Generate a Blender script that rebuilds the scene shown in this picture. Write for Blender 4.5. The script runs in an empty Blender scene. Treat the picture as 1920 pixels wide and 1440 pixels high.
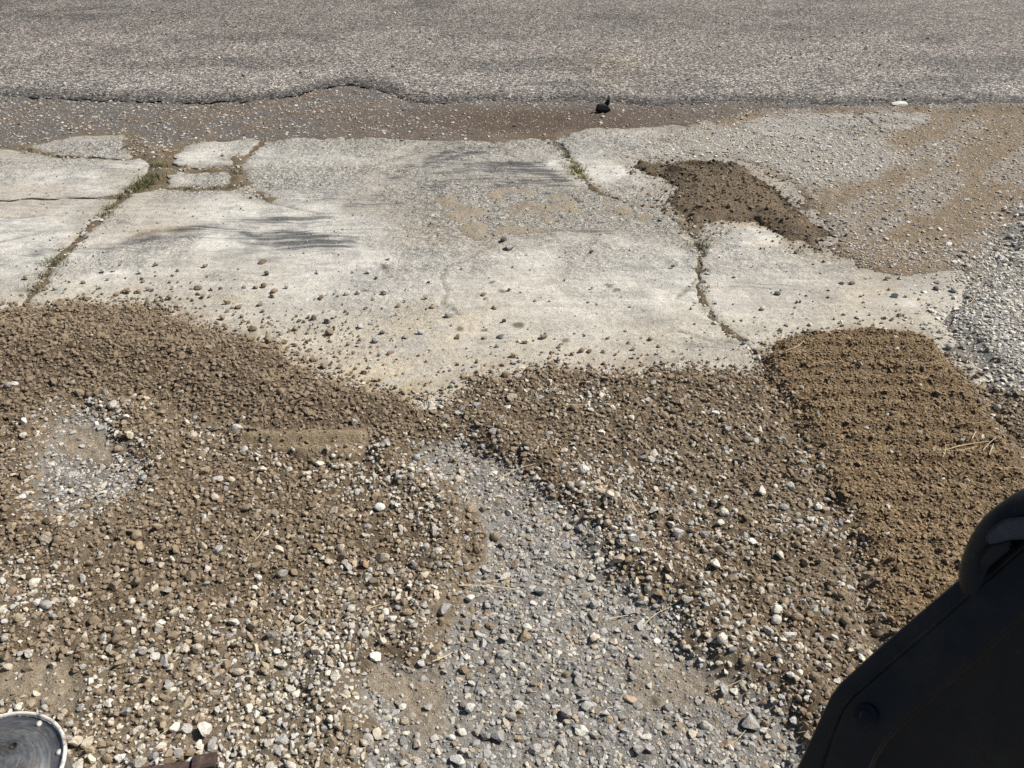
import bpy, bmesh, math, random
import numpy as np
from mathutils import Vector, Matrix, Euler
from mathutils.geometry import delaunay_2d_cdt

# ------------------------------------------------------------------ camera, sky, sun, exposure
S = bpy.context.scene
COL = S.collection
CAM_H, PITCH, FPX = 2.2, math.radians(32.9), 1500.0      # lens height, tilt below level, focal length in photo pixels
cam_d = bpy.data.cameras.new('camera'); cam = bpy.data.objects.new('camera', cam_d); COL.objects.link(cam)
cam.location = (0, 0, CAM_H); cam.rotation_euler = (math.pi/2 - PITCH, 0, 0)
cam_d.sensor_fit = 'HORIZONTAL'; cam_d.sensor_width = 36.0; cam_d.lens = FPX/1920*36
cam_d.clip_start = 0.05; cam_d.clip_end = 2000
cam_d.dof.use_dof = True; cam_d.dof.focus_distance = 3.6; cam_d.dof.aperture_fstop = 9.0
S.camera = cam
SUN_EL, SUN_AZ = math.radians(48), math.radians(15)       # azimuth measured from +X (right) towards +Y (away)
SD = Vector((math.cos(SUN_EL)*math.cos(SUN_AZ), math.cos(SUN_EL)*math.sin(SUN_AZ), math.sin(SUN_EL)))
W = bpy.data.worlds.new('World'); S.world = W; W.use_nodes = True
wn = W.node_tree.nodes; wl = W.node_tree.links; wn.clear()
sky = wn.new('ShaderNodeTexSky'); sky.sky_type = 'NISHITA'; sky.sun_disc = False
sky.sun_elevation = SUN_EL; sky.sun_rotation = math.pi/2 - SUN_AZ
bg = wn.new('ShaderNodeBackground'); bg.inputs['Strength'].default_value = 0.05
wo = wn.new('ShaderNodeOutputWorld'); wl.new(sky.outputs[0], bg.inputs[0]); wl.new(bg.outputs[0], wo.inputs[0])
sl = bpy.data.lights.new('sun', 'SUN'); sl.energy = 4.9; sl.angle = math.radians(0.53); sl.color = (1.0, 0.955, 0.885)
so = bpy.data.objects.new('sun', sl); COL.objects.link(so); so.location = SD*30
so.rotation_euler = SD.to_track_quat('Z', 'Y').to_euler()
S.view_settings.view_transform = 'Standard'; S.view_settings.look = 'None'
S.view_settings.exposure = 0.25; S.view_settings.gamma = 1.0; S.view_settings.use_curve_mapping = False
S.render.engine = 'CYCLES'
S.cycles.use_denoising = False
S.cycles.max_bounces = 5; S.cycles.diffuse_bounces = 3

# ------------------------------------------------------------------ helpers
rng = np.random.default_rng(7); random.seed(7)
cP, sP = math.cos(PITCH), math.sin(PITCH)

def P(px, py, z=0.0):
    """ground (height z) point seen at photo pixel px, py"""
    u = (px-960)/FPX; v = (720-py)/FPX
    d = Vector((u, cP+v*sP, -sP+v*cP)); t = (z-CAM_H)/d.z
    return Vector((d.x*t, d.y*t, z))

def PD(px, py, depth):
    """point at a given distance along the view axis"""
    u = (px-960)/FPX; v = (720-py)/FPX
    return Vector((u*depth, (cP+v*sP)*depth, CAM_H+(-sP+v*cP)*depth))

def to_px(x, y, z):
    dz = z-CAM_H; dep = y*cP-dz*sP; up = y*sP+dz*cP
    return 960+FPX*x/dep, 720-FPX*up/dep, dep

def WP(poly): return np.array([P(a, b)[:2] for a, b in poly])

def _h(i, j, s):
    n = (i.astype(np.int64)*374761393 + j.astype(np.int64)*668265263 + s*974634541) & 0xffffffff
    n = ((n ^ (n >> 13))*1274126177) & 0xffffffff
    n = n ^ (n >> 16)
    return (n & 0xffffff)/float(0xffffff)

def vn(x, y, s=0):
    i = np.floor(x); j = np.floor(y); fx = x-i; fy = y-j
    fx = fx*fx*(3-2*fx); fy = fy*fy*(3-2*fy)
    a = _h(i, j, s); b = _h(i+1, j, s); c = _h(i, j+1, s); d = _h(i+1, j+1, s)
    return (a*(1-fx)+b*fx)*(1-fy)+(c*(1-fx)+d*fx)*fy

def fbm(x, y, f, o=4, s=0, g=0.5):
    r = 0; a = 1; t = 0
    for k in range(o):
        r = r+a*vn(x*f+17.3*k, y*f-9.1*k, s+k); t += a; a *= g; f *= 2.03
    return r/t

def ss(a, b, x):
    t = np.clip((x-a)/(b-a), 0, 1); return t*t*(3-2*t)

def seg_dist(x, y, pl, closed=False):
    d = np.full(np.shape(x), 1e9); n = len(pl)
    for k in range(n if closed else n-1):
        ax, ay = pl[k]; bx, by = pl[(k+1) % n]; ex, ey = bx-ax, by-ay
        t = np.clip(((x-ax)*ex+(y-ay)*ey)/(ex*ex+ey*ey+1e-12), 0, 1)
        d = np.minimum(d, (x-ax-t*ex)**2+(y-ay-t*ey)**2)
    return np.sqrt(d)

def sdf(x, y, poly):
    """positive inside"""
    ins = np.zeros(np.shape(x), bool); n = len(poly)
    for k in range(n):
        ax, ay = poly[k]; bx, by = poly[(k+1) % n]
        if ay == by: continue
        c = ((ay > y) != (by > y)) & (x < (bx-ax)*(y-ay)/(by-ay)+ax); ins ^= c
    d = seg_dist(x, y, poly, True)
    return np.where(ins, d, -d)

def mix(a, b, t):
    t = np.asarray(t)[..., None]; return a*(1-t)+np.asarray(b)*t

def tag(o, label=None, cat=None, group=None, kind=None):
    if label: o['label'] = label
    if cat: o['category'] = cat
    if group: o['group'] = group
    if kind: o['kind'] = kind
    return o

def mesh_np(name, V, F, smooth=True, quads=True):
    me = bpy.data.meshes.new(name); V = np.asarray(V, np.float32); F = np.asarray(F, np.int32)
    k = F.shape[1]
    me.vertices.add(len(V)); me.vertices.foreach_set('co', V.ravel())
    me.loops.add(F.size); me.loops.foreach_set('vertex_index', F.ravel())
    me.polygons.add(len(F)); me.polygons.foreach_set('loop_start', np.arange(0, F.size, k, dtype=np.int32))
    try: me.polygons.foreach_set('loop_total', np.full(len(F), k, np.int32))
    except Exception: pass
    me.polygons.foreach_set('use_smooth', np.full(len(F), smooth)); me.update(); me.validate()
    return me

def set_col(me, name, C):
    a = me.attributes.new(name, 'FLOAT_COLOR', 'POINT'); C = np.asarray(C, np.float32)
    if C.shape[1] == 3: C = np.concatenate([C, np.ones((len(C), 1), np.float32)], 1)
    a.data.foreach_set('color', C.ravel())

def link(name, me, mat=None, parent=None):
    o = bpy.data.objects.new(name, me); COL.objects.link(o)
    if mat and me: me.materials.append(mat)
    if parent: o.parent = parent
    return o

# ------------------------------------------------------------------ materials
class NT:
    def __init__(s, name):
        s.m = bpy.data.materials.new(name); s.m.use_nodes = True; s.t = s.m.node_tree; s.t.nodes.clear()
        s.out = s.n('ShaderNodeOutputMaterial'); s.b = s.n('ShaderNodeBsdfPrincipled')
        s.l(s.b.outputs[0], s.out.inputs[0])
    def n(s, k, **kw):
        x = s.t.nodes.new(k)
        for a, b in kw.items(): setattr(x, a, b)
        return x
    def l(s, a, b): s.t.links.new(a, b)
    def noise(s, vec, scale, detail=4, rough=0.6, dim='3D'):
        x = s.n('ShaderNodeTexNoise'); x.inputs['Scale'].default_value = scale
        x.inputs['Detail'].default_value = detail; x.inputs['Roughness'].default_value = rough
        if vec: s.l(vec, x.inputs['Vector'])
        return x.outputs[0]
    def ramp(s, fac, stops):
        r = s.n('ShaderNodeValToRGB'); e = r.color_ramp.elements
        while len(e) < len(stops): e.new(0.5)
        for k, (p, c) in enumerate(stops):
            e[k].position = p; e[k].color = (c, c, c, 1) if not hasattr(c, '__len__') else (*c, 1)
        s.l(fac, r.inputs[0]); return r.outputs[0]
    def mixc(s, fac, a, b, mode='MIX'):
        x = s.n('ShaderNodeMix', data_type='RGBA', blend_type=mode)
        for sock, v in ((x.inputs['Factor'], fac), (x.inputs[6], a), (x.inputs[7], b)):
            if hasattr(v, 'links'): s.l(v, sock)
            elif hasattr(v, '__len__'): sock.default_value = (*v, 1)
            else: sock.default_value = v
        return x.outputs[2]
    def math(s, op, a, b=0.5):
        x = s.n('ShaderNodeMath', operation=op)
        for k, v in enumerate((a, b)):
            if hasattr(v, 'links'): s.l(v, x.inputs[k])
            else: x.inputs[k].default_value = v
        return x.outputs[0]
    def bump(s, h, dist, strength=1.0):
        x = s.n('ShaderNodeBump'); x.inputs['Distance'].default_value = dist; x.inputs['Strength'].default_value = strength
        s.l(h, x.inputs['Height']); s.l(x.outputs[0], s.b.inputs['Normal']); return x
    def base(s, c):
        if hasattr(c, 'links'): s.l(c, s.b.inputs['Base Color'])
        else: s.b.inputs['Base Color'].default_value = (*c, 1)
    def rough(s, r, spec=0.3):
        s.b.inputs['Roughness'].default_value = r; s.b.inputs['Specular IOR Level'].default_value = spec

def attr(nt, name, typ='GEOMETRY'):
    a = nt.n('ShaderNodeAttribute', attribute_name=name, attribute_type=typ); return a

def objvec(nt): return nt.n('ShaderNodeTexCoord').outputs['Object']

def mat_soil():
    t = NT('soil'); v = objvec(t); c = attr(t, 'col').outputs['Color']
    fine = t.noise(v, 260, 3, .7); mid = t.noise(v, 60, 4, .65)
    k = t.ramp(fine, [(.3, .5), (.5, .85), (.72, 1.4)])
    col = t.mixc(1.0, c, k, 'MULTIPLY')
    k2 = t.ramp(mid, [(.3, .75), (.7, 1.25)]); col = t.mixc(1.0, col, k2, 'MULTIPLY')
    vo = t.n('ShaderNodeTexVoronoi'); vo.inputs['Scale'].default_value = 130; t.l(v, vo.inputs['Vector'])
    sp = t.ramp(t.n('ShaderNodeSeparateColor').outputs[0], [(0, 0), (1, 1)]) if False else None
    sc = t.n('ShaderNodeSeparateColor'); t.l(vo.outputs['Color'], sc.inputs[0])
    pale = t.math('GREATER_THAN', sc.outputs[0], .9)
    near = t.math('LESS_THAN', vo.outputs['Distance'], .42)
    col = t.mixc(t.math('MULTIPLY', t.math('MULTIPLY', pale, near), .4), col, (.5, .46, .38))
    t.base(col); t.rough(.95, .15)
    h = t.math('ADD', t.math('MULTIPLY', fine, .5), mid)
    t.bump(h, .012, 1.0); return t.m

def mat_concrete():
    t = NT('concrete'); v = objvec(t); A = attr(t, 'col'); c = A.outputs['Color']; rough_mask = A.outputs['Alpha']
    fine = t.noise(v, 210, 3, .7); mid = t.noise(v, 38, 5, .65); big = t.noise(v, 5, 4, .6)
    col = t.mixc(1.0, c, t.ramp(big, [(.3, .88), (.7, 1.1)]), 'MULTIPLY')
    vo = t.n('ShaderNodeTexVoronoi'); vo.inputs['Scale'].default_value = 75; t.l(v, vo.inputs['Vector'])
    sc = t.n('ShaderNodeSeparateColor'); t.l(vo.outputs['Color'], sc.inputs[0])
    agg = t.ramp(sc.outputs[0], [(0, (.09, .085, .08)), (.3, (.24, .225, .2)), (.65, (.42, .4, .35)), (.9, (.62, .59, .53)), (1, (.72, .7, .64))])
    m = t.math('MULTIPLY', rough_mask, t.ramp(mid, [(.36, 0), (.5, 1)]))
    col = t.mixc(t.math('MULTIPLY', m, .85), col, agg)
    pit = t.ramp(t.noise(v, 95, 2, .5), [(.29, .5), (.38, 1)])
    col = t.mixc(1.0, col, pit, 'MULTIPLY')
    mp = t.n('ShaderNodeMapping'); mp.inputs['Scale'].default_value = (.9, 28, 1); mp.inputs['Rotation'].default_value = (0, 0, .06)
    dis = t.n('ShaderNodeVectorMath', operation='ADD'); nz = t.n('ShaderNodeTexNoise'); nz.inputs['Scale'].default_value = 1.6; t.l(v, nz.inputs['Vector'])
    sv = t.n('ShaderNodeVectorMath', operation='SCALE'); sv.inputs['Scale'].default_value = .22; t.l(nz.outputs['Color'], sv.inputs[0])
    t.l(v, dis.inputs[0]); t.l(sv.outputs[0], dis.inputs[1]); t.l(dis.outputs[0], mp.inputs['Vector'])
    stn = t.noise(mp.outputs[0], 1.0, 5, .62)
    sm = attr(t, 'smear').outputs['Fac']
    dk = t.ramp(t.math('ADD', t.math('MULTIPLY', stn, .9), t.math('MULTIPLY', sm, .17)), [(.53, 0), (.64, 1)])
    dk = t.math('MULTIPLY', dk, t.ramp(sm, [(.0, 0), (.2, .35), (.7, .8), (1.0, 1.0)]))
    dk = t.math('MULTIPLY', dk, t.ramp(mid, [(.3, .6), (.5, 1)]))
    col = t.mixc(t.math('MULTIPLY', dk, .9), col, (.075, .077, .08))
    faint = t.ramp(stn, [(.3, .84), (.55, 1.0), (.72, 1.1)]); col = t.mixc(1.0, col, faint, 'MULTIPLY')
    col = t.mixc(1.0, col, t.ramp(mid, [(.3, .82), (.7, 1.15)]), 'MULTIPLY')
    col = t.mixc(1.0, col, t.ramp(fine, [(.3, .66), (.7, 1.28)]), 'MULTIPLY')
    t.base(col); t.rough(.92, .2)
    h = t.math('ADD', t.math('MULTIPLY', fine, .25), t.math('MULTIPLY', mid, t.math('ADD', rough_mask, .25)))
    h = t.math('ADD', h, t.math('MULTIPLY', pit, .25))
    rel = t.noise(v, 17, 5, .62); h = t.math('ADD', h, t.math('MULTIPLY', rel, t.math('ADD', t.math('MULTIPLY', rough_mask, 2.0), .7)))
    t.bump(h, .016, 1.0); return t.m

def mat_asphalt():
    t = NT('asphalt'); v = objvec(t); c = attr(t, 'col').outputs['Color']
    vo = t.n('ShaderNodeTexVoronoi'); vo.inputs['Scale'].default_value = 52; t.l(v, vo.inputs['Vector'])
    sc = t.n('ShaderNodeSeparateColor'); t.l(vo.outputs['Color'], sc.inputs[0])
    k = t.ramp(sc.outputs[0], [(0, .2), (.4, .6), (.7, 1.2), (.88, 2.1), (1, 3.6)])
    col = t.mixc(1.0, c, k, 'MULTIPLY')
    tint = t.mixc(sc.outputs[1], (1.05, .99, .95), (.97, 1.0, 1.03)); col = t.mixc(1.0, col, tint, 'MULTIPLY')
    vo2 = t.n('ShaderNodeTexVoronoi'); vo2.inputs['Scale'].default_value = 26; t.l(v, vo2.inputs['Vector'])
    s2 = t.n('ShaderNodeSeparateColor'); t.l(vo2.outputs['Color'], s2.inputs[0])
    spk = t.math('MULTIPLY', t.math('GREATER_THAN', s2.outputs[0], .9), t.math('LESS_THAN', vo2.outputs['Distance'], .33))
    col = t.mixc(t.math('MULTIPLY', spk, .55), col, (.58, .54, .47))
    big = t.noise(v, 1.3, 5, .6); col = t.mixc(1.0, col, t.ramp(big, [(.3, .82), (.7, 1.16)]), 'MULTIPLY')
    t.base(col); t.rough(.85, .3)
    h = t.math('SUBTRACT', t.math('MULTIPLY', sc.outputs[2], .6), vo.outputs['Distance'])
    t.bump(h, .008, 1.0); return t.m

SOILC = (.275, .213, .144)
def mat_stone(inst):
    t = NT('stone_scatter' if inst else 'stone_single'); v = objvec(t); oi = t.n('ShaderNodeObjectInfo')
    if inst:
        c = attr(t, 'scol', 'INSTANCER').outputs['Color']; d = attr(t, 'dirt', 'INSTANCER').outputs['Fac']
        rnd = attr(t, 'rnd', 'INSTANCER').outputs['Fac']
    else:
        c = oi.outputs['Color']; d = oi.outputs['Alpha']; rnd = oi.outputs['Random']
    va = t.n('ShaderNodeVectorMath', operation='ADD'); t.l(v, va.inputs[0])
    cmb = t.n('ShaderNodeCombineXYZ'); t.l(t.math('MULTIPLY', rnd, 37.0), cmb.inputs[0]); t.l(cmb.outputs[0], va.inputs[1])
    vv = va.outputs[0]
    n1 = t.noise(vv, 1.6, 5, .65); n2 = t.noise(vv, 7, 4, .7)
    col = t.mixc(1.0, c, t.ramp(n1, [(.3, .8), (.5, 1.0), (.7, 1.18)]), 'MULTIPLY')
    col = t.mixc(1.0, col, t.ramp(n2, [(.3, .88), (.7, 1.12)]), 'MULTIPLY')
    n3 = t.noise(vv, 2.2, 4, .65)
    m = t.math('SUBTRACT', t.math('ADD', n3, d), .78); m = t.math('MULTIPLY', m, 6.0)
    x = t.n('ShaderNodeClamp'); t.l(m, x.inputs[0])
    dc = t.mixc(1.0, SOILC, t.ramp(n2, [(.3, .7), (.7, 1.3)]), 'MULTIPLY')
    col = t.mixc(t.math('MULTIPLY', x.outputs[0], .9), col, dc)
    t.base(col); t.rough(.85, .25)
    t.bump(t.math('ADD', n1, t.math('MULTIPLY', n2, .3)), .22, .4); return t.m

def mat_plain(name, c, r=.9, spec=.2, var=.25, scale=40):
    t = NT(name); v = objvec(t); n = t.noise(v, scale, 4, .65)
    t.base(t.mixc(1.0, c, t.ramp(n, [(.3, 1-var), (.7, 1+var)]), 'MULTIPLY')); t.rough(r, spec)
    t.bump(n, .004, .5); return t.m

def mat_straw():
    t = NT('straw'); oi = t.n('ShaderNodeObjectInfo')
    t.base(t.mixc(oi.outputs['Random'], (.58, .46, .24), (.68, .6, .42))); t.rough(.6, .3); return t.m

def mat_grass():
    t = NT('grass_blades'); c = attr(t, 'col').outputs['Color']; t.base(c); t.rough(.6, .25); return t.m

def mat_black_steel():
    t = NT('black_painted_steel'); v = objvec(t); n = t.noise(v, 9, 6, .7); n2 = t.noise(v, 60, 4, .7)
    dust = t.ramp(n, [(.48, 0), (.72, 1)])
    sc = t.ramp(n2, [(.63, 0), (.68, 1)])
    col = t.mixc(t.math('MULTIPLY', dust, .5), (.012, .0125, .014), (.075, .068, .054))
    col = t.mixc(t.math('MULTIPLY', t.math('MULTIPLY', sc, dust), .5), col, (.12, .105, .08))
    t.base(col); t.rough(.42, .4)
    t.l(t.ramp(n, [(.35, .36), (.7, .7)]), t.b.inputs['Roughness'])
    t.bump(n2, .002, .25); return t.m

def mat_worn_edge():
    t = NT('worn_edge'); v = objvec(t); n = t.noise(v, 9, 5, .7)
    t.base(t.mixc(t.ramp(n, [(.45, 0), (.75, 1)]), (.016, .016, .016), (.07, .063, .048))); t.rough(.6, .3); return t.m

def mat_drum():
    t = NT('scuffed_black_lid'); v = objvec(t)
    sx = t.n('ShaderNodeSeparateXYZ'); t.l(v, sx.inputs[0])
    r = t.math('SQRT', t.math('ADD', t.math('MULTIPLY', sx.outputs[0], sx.outputs[0]), t.math('MULTIPLY', sx.outputs[1], sx.outputs[1])))
    ang = t.math('ARCTAN2', sx.outputs[1], sx.outputs[0])
    cb = t.n('ShaderNodeCombineXYZ'); t.l(t.math('MULTIPLY', r, 160.0), cb.inputs[0]); t.l(t.math('MULTIPLY', ang, 3.2), cb.inputs[1])
    n = t.noise(cb.outputs[0], 1.0, 5, .7); n2 = t.noise(v, 22, 5, .65)
    s = t.ramp(n, [(.55, 0), (.66, 1)]); p = t.ramp(n2, [(.45, 0), (.65, 1)])
    col = t.mixc(t.math('MULTIPLY', t.ramp(n, [(.35, 0), (.75, 1)]), .75), (.16, .163, .17), (.55, .54, .51))
    col = t.mixc(t.math('MULTIPLY', s, p), col, (.55, .53, .47))
    col = t.mixc(t.math('MULTIPLY', t.ramp(t.noise(v, 14, 4, .6), [(.5, 0), (.66, 1)]), .6), col, (.12, .08, .055))
    t.base(col); t.rough(.33, .5); t.b.inputs['Metallic'].default_value = .75; t.bump(n, .002, .3); return t.m

def mat_rim():
    t = NT('worn_rim'); v = objvec(t); n = t.noise(v, 35, 5, .7)
    t.base(t.mixc(t.ramp(n, [(.36, 0), (.52, 1)]), (.2, .16, .13), (.72, .69, .63))); t.rough(.6, .3); t.bump(n, .004, .5); return t.m

def mat_rust():
    t = NT('rusty_steel'); v = objvec(t); n = t.noise(v, 30, 6, .7)
    t.base(t.ramp(n, [(.3, (.03, .022, .02)), (.48, (.062, .044, .037)), (.6, (.105, .068, .053)), (.72, (.17, .16, .155))])); t.rough(.8, .3)
    t.bump(n, .004, .8); return t.m

M_SOIL, M_CONC, M_ASPH = mat_soil(), mat_concrete(), mat_asphalt()
M_STI, M_STS = mat_stone(True), mat_stone(False)

# ------------------------------------------------------------------ zones of the ground (photo pixels -> metres on the ground)
Z = {k: WP(v) for k, v in dict(
 soil=[(-900,575),(-300,585),(0,578),(60,572),(170,566),(280,562),(350,592),(440,622),(530,645),(575,682),(650,708),(735,735),(800,745),(850,735),(890,700),(960,697),(1040,672),(1110,690),(1280,682),(1405,694),(1425,665),(1440,640),(1500,626),(1690,616),(1760,640),(1800,690),(1860,735),(1940,745),(2600,780),(3000,1900),(-1400,1900)],
 mound=[(-600,575),(0,578),(60,572),(280,562),(350,592),(440,622),(530,645),(575,682),(650,708),(750,735),(790,790),(680,840),(520,840),(330,790),(280,760),(180,770),(60,790),(-60,830),(-600,860)],
 till=[(1432,668),(1450,640),(1510,628),(1690,618),(1755,642),(1800,705),(1850,790),(1930,900),(2050,1100),(1900,1300),(1700,1300),(1640,1150),(1590,1000),(1530,860),(1470,760)],
 strip=[(775,852),(800,835),(865,822),(925,850),(990,900),(1045,945),(1100,995),(1140,1060),(1200,1110),(1270,1150),(1300,1210),(1345,1275),(1430,1310),(1500,1380),(1560,1600),(700,1600),(680,1440),(720,1390),(690,1340),(680,1290),(740,1250),(830,1250),(850,1180),(880,1110),(900,1060),(905,1000),(880,960),(850,910)],
 patch=[(75,870),(100,800),(150,775),(215,800),(235,850),(262,890),(255,935),(200,965),(130,985),(70,960),(60,910)],
 tanA=[(115,800),(160,790),(215,815),(225,855),(180,878),(115,870),(100,840)],
 tanB=[(690,1255),(760,1250),(835,1255),(850,1310),(858,1370),(800,1395),(760,1380),(750,1330),(700,1300)],
 tanC=[(1080,1135),(1150,1155),(1215,1195),(1330,1255),(1390,1300),(1370,1340),(1300,1345),(1190,1330),(1165,1270),(1210,1230),(1120,1175)],
 tanD=[(0,1240),(120,1230),(170,1260),(150,1330),(110,1360),(60,1330),(-80,1330)],
 pale=[(-400,1215),(0,1215),(150,1235),(250,1200),(400,1180),(560,1080),(700,1060),(860,1100),(860,1200),(700,1250),(690,1340),(720,1440),(700,1600),(-400,1600)],
 white_band=[(1080,960),(1130,880),(1230,890),(1300,980),(1400,1090),(1500,1150),(1560,1290),(1480,1330),(1380,1240),(1280,1120),(1180,1090)],
 pile=[(2400,300),(1920,385),(1880,440),(1860,500),(1800,545),(1770,590),(1760,625),(1775,650),(1830,700),(1870,735),(1935,748),(2500,800)],
 packed=[(1240,262),(1300,235),(1420,212),(1600,205),(1920,200),(2500,195),(2500,600),(1880,470),(1840,515),(1770,505),(1700,520),(1640,512),(1570,470),(1555,430),(1480,345),(1380,300),(1290,292)],
 heap=[(1198,318),(1225,302),(1290,306),(1345,302),(1400,315),(1450,345),(1490,385),(1530,412),(1552,438),(1520,458),(1440,440),(1385,420),(1340,425),(1318,445),(1298,430),(1262,400),(1248,372),(1255,345)],
 gutter=[(-1200,195),(0,193),(480,190),(640,170),(800,195),(1240,200),(1600,203),(2600,198),(2600,215),(1500,212),(1340,232),(1220,240),(1110,240),(1020,252),(920,262),(800,262),(640,255),(500,258),(400,262),(330,275),(262,290),(240,250),(150,252),(60,272),(0,276),(-1200,280)],
 chalk=[(1225,268),(1330,236),(1420,250),(1640,258),(1700,300),(1610,345),(1520,345),(1440,312),(1340,296),(1260,290)],
 smear=[(455,822),(560,818),(690,815),(695,850),(660,868),(560,872),(500,850),(450,845)],
 rubble=[(1160,372),(1250,385),(1300,440),(1270,415),(1100,425),(900,450),(800,440),(760,390),(860,350),(1000,350),(1090,365)],
).items()}
JL = WP([(300,292),(288,318),(262,345),(238,360),(205,388),(170,422),(130,462),(97,495),(72,535),(46,567),(20,600)])
JR = WP([(1035,262),(1062,287),(1085,320),(1115,357),(1160,376),(1250,388),(1298,438),(1314,465),(1310,520),(1316,560),(1338,600),(1380,627),(1408,655),(1425,690)])

def warp(x, y, a=.05, f=3.0, s=50):
    return x+a*(fbm(x, y, f, 4, s)-.5)*2, y+a*(fbm(x, y, f, 4, s+9)-.5)*2

def zones(x, y):
    xw, yw = warp(x, y, .05, 5.0)
    x2, y2 = warp(x, y, .13, 4.5, 57)
    return {k: sdf(x2, y2, p) if k in ('heap', 'gutter', 'pile', 'packed', 'chalk') else sdf(xw, yw, p) for k, p in Z.items()}

RE_PX = [(-2500,195),(-1200,172),(0,184),(60,187),(180,191),(300,194),(380,196),(430,192),(450,194),(520,185),(560,182),(580,174),(640,161),(690,166),(728,176),(745,184),(772,190),(800,196),(860,195),(900,190),(940,187),(960,193),(1000,193),(1100,190),(1240,200),(1380,192),(1520,196),(1600,199),(1800,195),(1920,195),(3000,198)]
RE = np.array([P(a, b, .0)[:2] for a, b in RE_PX]); RE = RE[np.argsort(RE[:, 0])]
def road_edge(x):
    y = np.interp(x, RE[:, 0], RE[:, 1])
    return y+(fbm(x, x*0, 9, 4, 3)-.5)*.13+(fbm(x, x*0, 40, 2, 5)-.5)*.05

WEEDY = [WP(p) for p in ([(238,252),(262,285),(300,300)],[(308,318),(345,314),(440,314)],[(447,296),(449,330),(444,350)],[(298,350),(345,353),(400,352),(455,352),(500,372)],[(40,277),(62,284),(95,291),(165,296),(240,300)],[(262,285),(330,280)])]
def seg_dist_many(x, y):
    d = np.full(np.shape(x), 9.0)
    for p in WEEDY: d = np.minimum(d, seg_dist(x, y, p))
    return d
def yard_height(x, y, z=None):
    z = z or zones(x, y)
    h = np.full(np.shape(x), -.022)+.012*(fbm(x, y, 2.5, 3, 21)-.5)
    so = z['soil']
    rough = .03*(fbm(x, y, 9, 4, 31)-.5)+.022*(fbm(x, y, 28, 3, 36)-.5)
    th = ss(-.03, .16, so)*.046+np.clip(so, 0, .6)*.02
    h = h+th+rough*ss(-.02, .08, so)
    h += .075*ss(0, .7, z['mound'])
    st = z['strip']
    h -= .034*ss(-.05, .06, st); h += .028*np.exp(-((st+.11)/.07)**2)*ss(0, .1, so)
    h -= .03*ss(-.04, .06, z['patch']); h += .022*np.exp(-((z['patch']+.09)/.06)**2)
    til = z['till']
    h += .028*ss(-.01, .07, til)+ss(0, .1, til)*(.017*(ss(-.5, .8, np.sin((y+.02*x)*2*math.pi/.125+1.2*fbm(x, y, 1.2, 2, 77)))-.5)*(.5+.7*fbm(x, y, 2.2, 2, 71)))
    h -= .02*np.exp(-((til+.05)/.035)**2)*ss(.02, .1, so)
    fn = fbm(x, y, 55, 2, 33)-.5; h += ss(0, .05, til)*(.012*fn+.006*(fbm(x, y, 24, 2, 34)-.5))+ss(0, .05, z['heap'])*.02*fn+ss(0, .05, so)*.006*fn
    sm = z['smear']; f = ss(-.02, .05, sm)
    h = h+f*(.022+.016*np.sin(y*2*math.pi/.12+1.0))-f*rough*.6
    h += ss(-.12, .25, z['pile'])*.075
    rb = ss(-.06, .05, z['pile'])*ss(-.1, .25, so); h += .05*rb
    h += ss(-.10, .10, z['packed'])*(.026+.022*fbm(x, y, 6, 4, 45)+.016*(fbm(x, y, 22, 2, 47)-.5))
    hp = z['heap']; h += ss(-.05, .1, hp)*.035+ss(0, .3, hp)*.05+ss(0, .05, hp)*.03*(fbm(x, y, 14, 3, 41)-.3)
    g = gutter_field(x, y, z); h += ss(-.14, .10, g)*(.014+.03*fbm(x, y, 5, 4, 46))
    h += ss(-.05, .08, z['rubble'])*.045*(fbm(x, y, 7, 3, 91)-.15)
    jd = np.minimum(seg_dist(x, y, JL), seg_dist(x, y, JR)); h += np.exp(-(jd/.05)**2)*.03*fbm(x, y, 9, 3, 97)
    wd = seg_dist_many(x+.05*(fbm(x, y, 6, 3, 98)-.5), y+.08*(fbm(x, y, 6, 3, 99)-.5)); h += np.exp(-(wd/.09)**2)*.055*fbm(x, y, 8, 3, 96)*ss(.3, .58, fbm(x, y, 3.5, 3, 94))
    return h

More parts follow.
